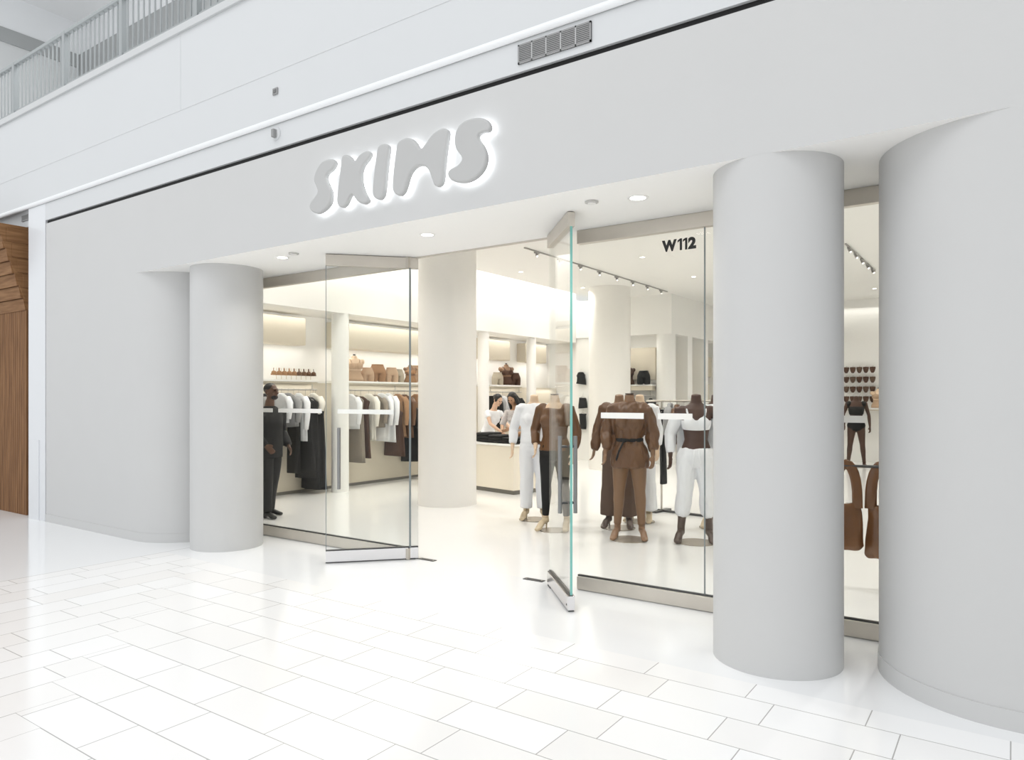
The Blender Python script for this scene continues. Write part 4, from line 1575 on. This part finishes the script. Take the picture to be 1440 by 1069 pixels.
# ------------------------------------------------------------------ people
def guard():
    t = figure_root('person', 'person in black suit standing beside the clothes rail, partly behind the round column', 'person', -8.22, 6.10, R(100), 1.0)
    f = Fig(male=True, legs=((-0.10, -0.06), (0.11, 0.10)), arms=(((-0.27, 0.06, 1.14), (-0.20, -0.12, 0.98)), ((0.27, 0.05, 1.14), (0.22, -0.12, 0.96))))
    hc = (0, -0.028, 1.685)

    def body(bm):
        f.body(bm, top=1.57)
        head(bm, hc)
    mtx = Matrix.Translation(Vector(hc))
    cloth('body', body, M['skin_dark'], t, 0, voxel=0.008, it=3)
    face_parts(t, mtx, False)
    bm = bmesh.new()
    ball(bm, 0, 0.022, 0.042, 0.081, 0.092, 0.080, n=20)
    part_at('hair', bm, M['hair'], t, mtx)
    bm = bmesh.new()
    ball(bm, 0, -0.052, -0.072, 0.052, 0.046, 0.036, n=14)
    part_at('beard', bm, M['hair'], t, mtx)

    def coat(bm):
        f.torso(bm, 0.80, 1.49, 0.020)
        tube(bm, [(0, 0, 1.42, .20, .10), (0, 0, 1.2, .195, .135), (0, 0, 1.0, .195, .145), (0, .005, .80, .20, .15)], n=26, cap=0.1)
        for i in (0, 1):
            f.arm(bm, i, 0.020, 1.0, 0.008)
    cloth('jacket', coat, M['f_suit'], t, 0.007, 1.5)

    def trs(bm):
        f.torso(bm, 0.80, 1.02, 0.010)
        for i in (0, 1):
            f.leg(bm, i, 0.016, 1.0, 0.022)
    cloth('trousers', trs, M['f_suit'], t, 0.006, 3.5)
    for i in (0, 1):
        bm = bmesh.new()
        f.foot(bm, i, 0.006)
        fuse('shoe', bm, M['shoe'], t, 0.009, 2)


guard()


def staff(label, x, y, rz, skin, topmat, sleeve, hairlong, arms, pitch, lean, k):
    t = figure_root('person', label, 'person', x, y, rz, k)
    f = Fig(legs=((-0.09, 0.0), (0.09, 0.0)), arms=arms, lean=lean)
    neck = f.bend(Vector((0, 0.0, 1.56)))
    hc = neck + Vector((0, -0.045 - 0.10 * math.sin(lean), 0.105))

    def body(bm):
        f.body(bm, top=1.56)
        head(bm, hc, 0.0, pitch, 0.97)
    mtx = Matrix.Translation(hc) @ Matrix.Rotation(pitch, 4, 'X') @ Matrix.Scale(0.97, 4)
    cloth('body', body, M[skin], t, 0, voxel=0.008, it=3)
    face_parts(t, mtx)
    bm = bmesh.new()
    ball(bm, 0, 0.024, 0.042, 0.085, 0.094, 0.086, n=20)
    if hairlong:
        for s in (-1, 1):
            tube(bm, [(s * .070, .015, .06, .030), (s * .088, .0, -.06, .036, .05), (s * .095, -.01, -.20, .042, .05), (s * .10, -.02, -.36, .032, .04)], n=12, ref=(1, 0, 0), cap=0.6)
        tube(bm, [(0, .075, .06, .07, .03), (0, .10, -.08, .085, .035), (0, .12, -.24, .09, .035), (0, .13, -.36, .06, .025)], n=14, cap=0.4)
    else:
        ball(bm, 0, 0.115, 0.02, 0.045, 0.04, 0.045)
        for s in (-1, 1):
            ball(bm, s * .068, 0.0, 0.01, .022, .045, .05)
    bm.transform(mtx)
    fuse('hair', bm, M['hair'], t, 0.009, 2)

    def top(bm):
        f.torso(bm, 0.93, 1.445, 0.012)
        if sleeve:
            for i in (0, 1):
                f.arm(bm, i, 0.014, sleeve, 0.012)
    cloth('top', top, M[topmat], t, 0.006, x)

    def trs(bm):
        f.torso(bm, 0.80, 1.00, 0.010)
        for i in (0, 1):
            f.leg(bm, i, 0.014, 1.0, 0.02)
    cloth('trousers', trs, M['f_black'], t, 0.004, x)
    for i in (0, 1):
        bm = bmesh.new()
        f.foot(bm, i, 0.006)
        fuse('shoe', bm, M['shoe'], t, 0.009, 2)
    return t


staff('person in sleeveless white top with tied black hair leaning over the counter', -8.36, 11.20, R(80), 'skin_fair', 'f_white', 0.25, False,
      (((-0.22, -0.30, 1.16), (-0.14, -0.50, 1.02)), ((0.22, -0.30, 1.16), (0.16, -0.52, 1.02))), R(30), R(20), 0.96)
staff('person with long black hair in grey lace top working at the counter', -7.48, 10.98, R(2), 'skin_tan', 'f_lace', 0.5, True,
      (((-0.24, -0.22, 1.14), (-0.10, -0.42, 1.05)), ((0.26, -0.20, 1.13), (0.06, -0.42, 1.08))), R(38), R(16), 0.97)

# folded clothes on the counter
def folded(label, x, y, z, w, d, h, m, rz, group=None, n=3):
    t = thing('folded_garment', label, 'folded clothes', (x, y, z), rz, group)
    for i in range(n):
        bm = bmesh.new()
        hh = h / n
        box(bm, -w / 2 + 0.008 * i, w / 2 - 0.006 * i, -d / 2 + 0.005 * (i % 2), d / 2, hh * i, hh * (i + 1), bev=hh * 0.4)
        for v in bm.verts:
            v.co += Vector((0, 0, 0.006 * math.sin(v.co.x * 19 + i) + 0.004 * math.sin(v.co.y * 23)))
        bmesh.ops.translate(bm, verts=bm.verts, vec=(0, 0, 0.010))
        obj('layer', bm, M[m], t, sm=True)
    return t


ct, st = math.cos(R(168)), math.sin(R(168))
def on_counter(u, v):
    return -6.74 + u * ct - v * st, 9.73 + u * st + v * ct


for u, v, h, m, lb in ((0.22, -0.26, 0.10, 'f_black', 'low black folded pile at the near corner of the counter'), (0.56, -0.25, 0.135, 'f_black', 'black folded pile in the middle of the counter'), (0.90, -0.25, 0.165, 'f_black', 'tall black folded pile nearest the doorway column')):
    x, y = on_counter(u, v)
    folded(lb, x, y, 0.831, 0.36, 0.34, h, m, R(168))
x, y = on_counter(0.24, -0.62)
folded('crumpled brown garment under the hands of the long-haired woman', x, y, 0.831, 0.42, 0.3, 0.18, 'f_caramel', R(160), n=2)

# ------------------------------------------------------------------ floor rack with brown and black sets
t = thing('garment_rack', 'metal floor rack with brown jackets and black trousers behind the mannequins', 'garment rack', (-3.75, 9.50, 0), R(-9))
obj('base_bar', B(-0.48, 0.62, -0.02, 0.02, 0.0, 0.03, bev=0.004), M['steel_dark'], t)
for x in (-0.33, 0.50):
    bm = bmesh.new()
    tube(bm, [(x, 0, 0.02, 0.014), (x, 0, 1.56, 0.014)], n=12, cap=0.1)
    obj('upright', bm, M['steel'], t, auto=40)
    obj('foot', B(x - 0.04, x + 0.04, -0.20, 0.20, 0.0, 0.025, bev=0.004), M['steel_dark'], t)
bm = bmesh.new()
tube(bm, [(-0.58, 0, 1.56, 0.014), (0.62, 0, 1.56, 0.014)], n=12, ref=(0, 0, 1), cap=0.1)
obj('top_bar', bm, M['steel'], t, auto=40)
cr, sr = math.cos(R(-9)), math.sin(R(-9))
for i, (u, kd, zt, zb, mm, lb) in enumerate((
        (-0.42, 'jacket', 1.50, 1.00, 'f_brown', 'brown jacket at the near end of the floor rack'),
        (-0.30, 'trousers', 1.46, 0.40, 'f_black', 'long black trousers under the brown rack jackets'),
        (-0.19, 'jacket', 1.52, 1.02, 'f_grey', 'grey hooded top between brown jackets on the floor rack'),
        (-0.08, 'jacket', 1.50, 0.98, 'f_brown', 'brown jacket beside the rack upright'),
        (0.03, 'trousers', 1.45, 0.50, 'f_black', 'shorter black trousers next to the white set mannequin'),
        (0.14, 'jacket', 1.52, 0.95, 'f_char', 'charcoal jacket on the floor rack behind the white set'))):
    garment(kd, lb, -3.75 + u * cr, 9.50 + u * sr, 1.56, zt, zb, M[mm], R(-9 - 68), w=0.19, thick=0.04, seed=60 + i, cat='trousers' if kd == 'trousers' else 'jacket')

# ------------------------------------------------------------------ seen through the slim slot
t = thing('display_rail', 'low metal display rail carrying glossy brown bags in the slim slot', 'display rail', (-1.05, 6.62, 0), R(8))
bm = bmesh.new()
tube(bm, [(-0.26, 0, 1.03, 0.012), (0.26, 0, 1.03, 0.012)], n=12, ref=(0, 0, 1), cap=0.1)
obj('bar', bm, M['steel_dark'], t, auto=40)
for x in (-0.26, 0.26):
    bm = bmesh.new()
    tube(bm, [(x, 0, 0.02, 0.012), (x, 0, 1.035, 0.012)], n=12, cap=0.1)
    obj('upright', bm, M['steel'], t, auto=40)
    obj('foot', B(x - 0.03, x + 0.03, -0.18, 0.18, 0, 0.02, bev=0.004), M['steel_dark'], t)


def bag(label, x, y, z, w, h, rz, seed):
    t = thing('tote_bag', label, 'bag', (x, y, z), rz)
    rnd = random.Random(seed)

    def build(bm):
        ph = rnd.uniform(0, 6)

        def mod(k, th):
            return 1 + 0.08 * math.sin(3 * th + ph + k) + 0.05 * math.sin(7 * th + k)
        tube(bm, [(0, 0, 0.0, w * .42, .05), (0, 0, 0.03, w * .50, .075), (0, 0.0, h * .35, w * .50, .085), (0.01, 0, h * .75, w * .47, .06), (0, 0, h, w * .44, .032)], n=28, cap=0.05, mod=mod)
    cloth('bag_body', build, M['leather'], t, 0.010, seed, voxel=0.010)
    for yy in (-0.03, 0.03):
        bm = bmesh.new()
        pts = []
        for i in range(13):
            a = math.pi * i / 12
            pts.append((-math.cos(a) * w * 0.34, yy * (1 - math.sin(a)), h - 0.03 + (1.03 - z - h + 0.045) * math.sin(a) ** 0.7, 0.006, 0.042))
        tube(bm, pts, n=10, ref=(0, 1, 0), cap=0.2)
        # strap is broad across the bag's plane
        obj('strap', bm, M['leather'], t, sm=True)
    return t


bag('glossy brown bag on the low rail beside the thick column', -1.16, 6.60, 0.33, 0.26, 0.38, R(10), 3)
bag('glossy brown bag on the low rail nearest the curved wall', -0.89, 6.64, 0.27, 0.26, 0.44, R(-6), 5)

def brief(label, x, y, z, m, group):
    t = thing('hanging_brief', label, 'brief', (x, y, z), 0, group)
    bm = bmesh.new()
    tube(bm, [(0, 0, -0.13, 0.025, 0.02), (0, 0, -0.09, 0.05, 0.03), (0, 0, -0.02, 0.068, 0.035), (0, 0, 0.02, 0.066, 0.03)], n=14, cap=0.1)
    obj('fabric', bm, m, t, sm=True)
    bm = bmesh.new()
    tube(bm, [(0, 0.0, 0.02, 0.004), (0, 0.02, 0.05, 0.004), (0, 0.19, 0.05, 0.004)], n=6)
    obj('peg', bm, M['hanger'], t)


for r_ in range(4):
    for c_ in range(6):
        brief('small dark brown brief on a wall peg behind the dark mannequin', -3.62 + c_ * 0.15, 19.80, 2.36 - r_ * 0.245, M['f_darkbrown' if (r_ + c_) % 3 else 'f_wide'], 'briefs pegged on the back wall')
bust('small tan form on the back wall ledge beside the dark mannequin', -2.72, 19.72, 1.36, 'man_fair', 'f_tan', R(10), 1.0)
t = thing('wall_shelf', 'white ledge on the back wall under the pegged briefs', 'shelf', (-3.0, 19.8, 1.32))
obj('board', B(-0.9, 0.9, -0.2, 0.2, 0, 0.04, bev=0.004), M['store'], t)
obj('light_channel', B(-0.85, 0.85, 0.0, 0.16, -0.03, 0.0), M['store_beige'], t)
# black pieces on the back wall behind the green glass edge
for i, (x, zt, zb, kd, mm, lb) in enumerate(((-9.16, 2.26, 1.96, 'dress', 'f_black', 'black top pinned high on the back wall behind the green glass edge'), (-9.10, 1.64, 1.34, 'skirt', 'f_black', 'black skirt on the back wall behind the green glass edge'), (-9.10, 1.22, 0.80, 'trousers', 'f_black', 'black shorts on the back wall behind the green glass edge'))):
    garment(kd, lb, x, YBK - 0.03, zt + 0.08, zt, zb, M[mm], 0, w=0.13, thick=0.03, seed=80 + i, cat={'dress': 'top', 'skirt': 'skirt', 'trousers': 'shorts'}[kd])
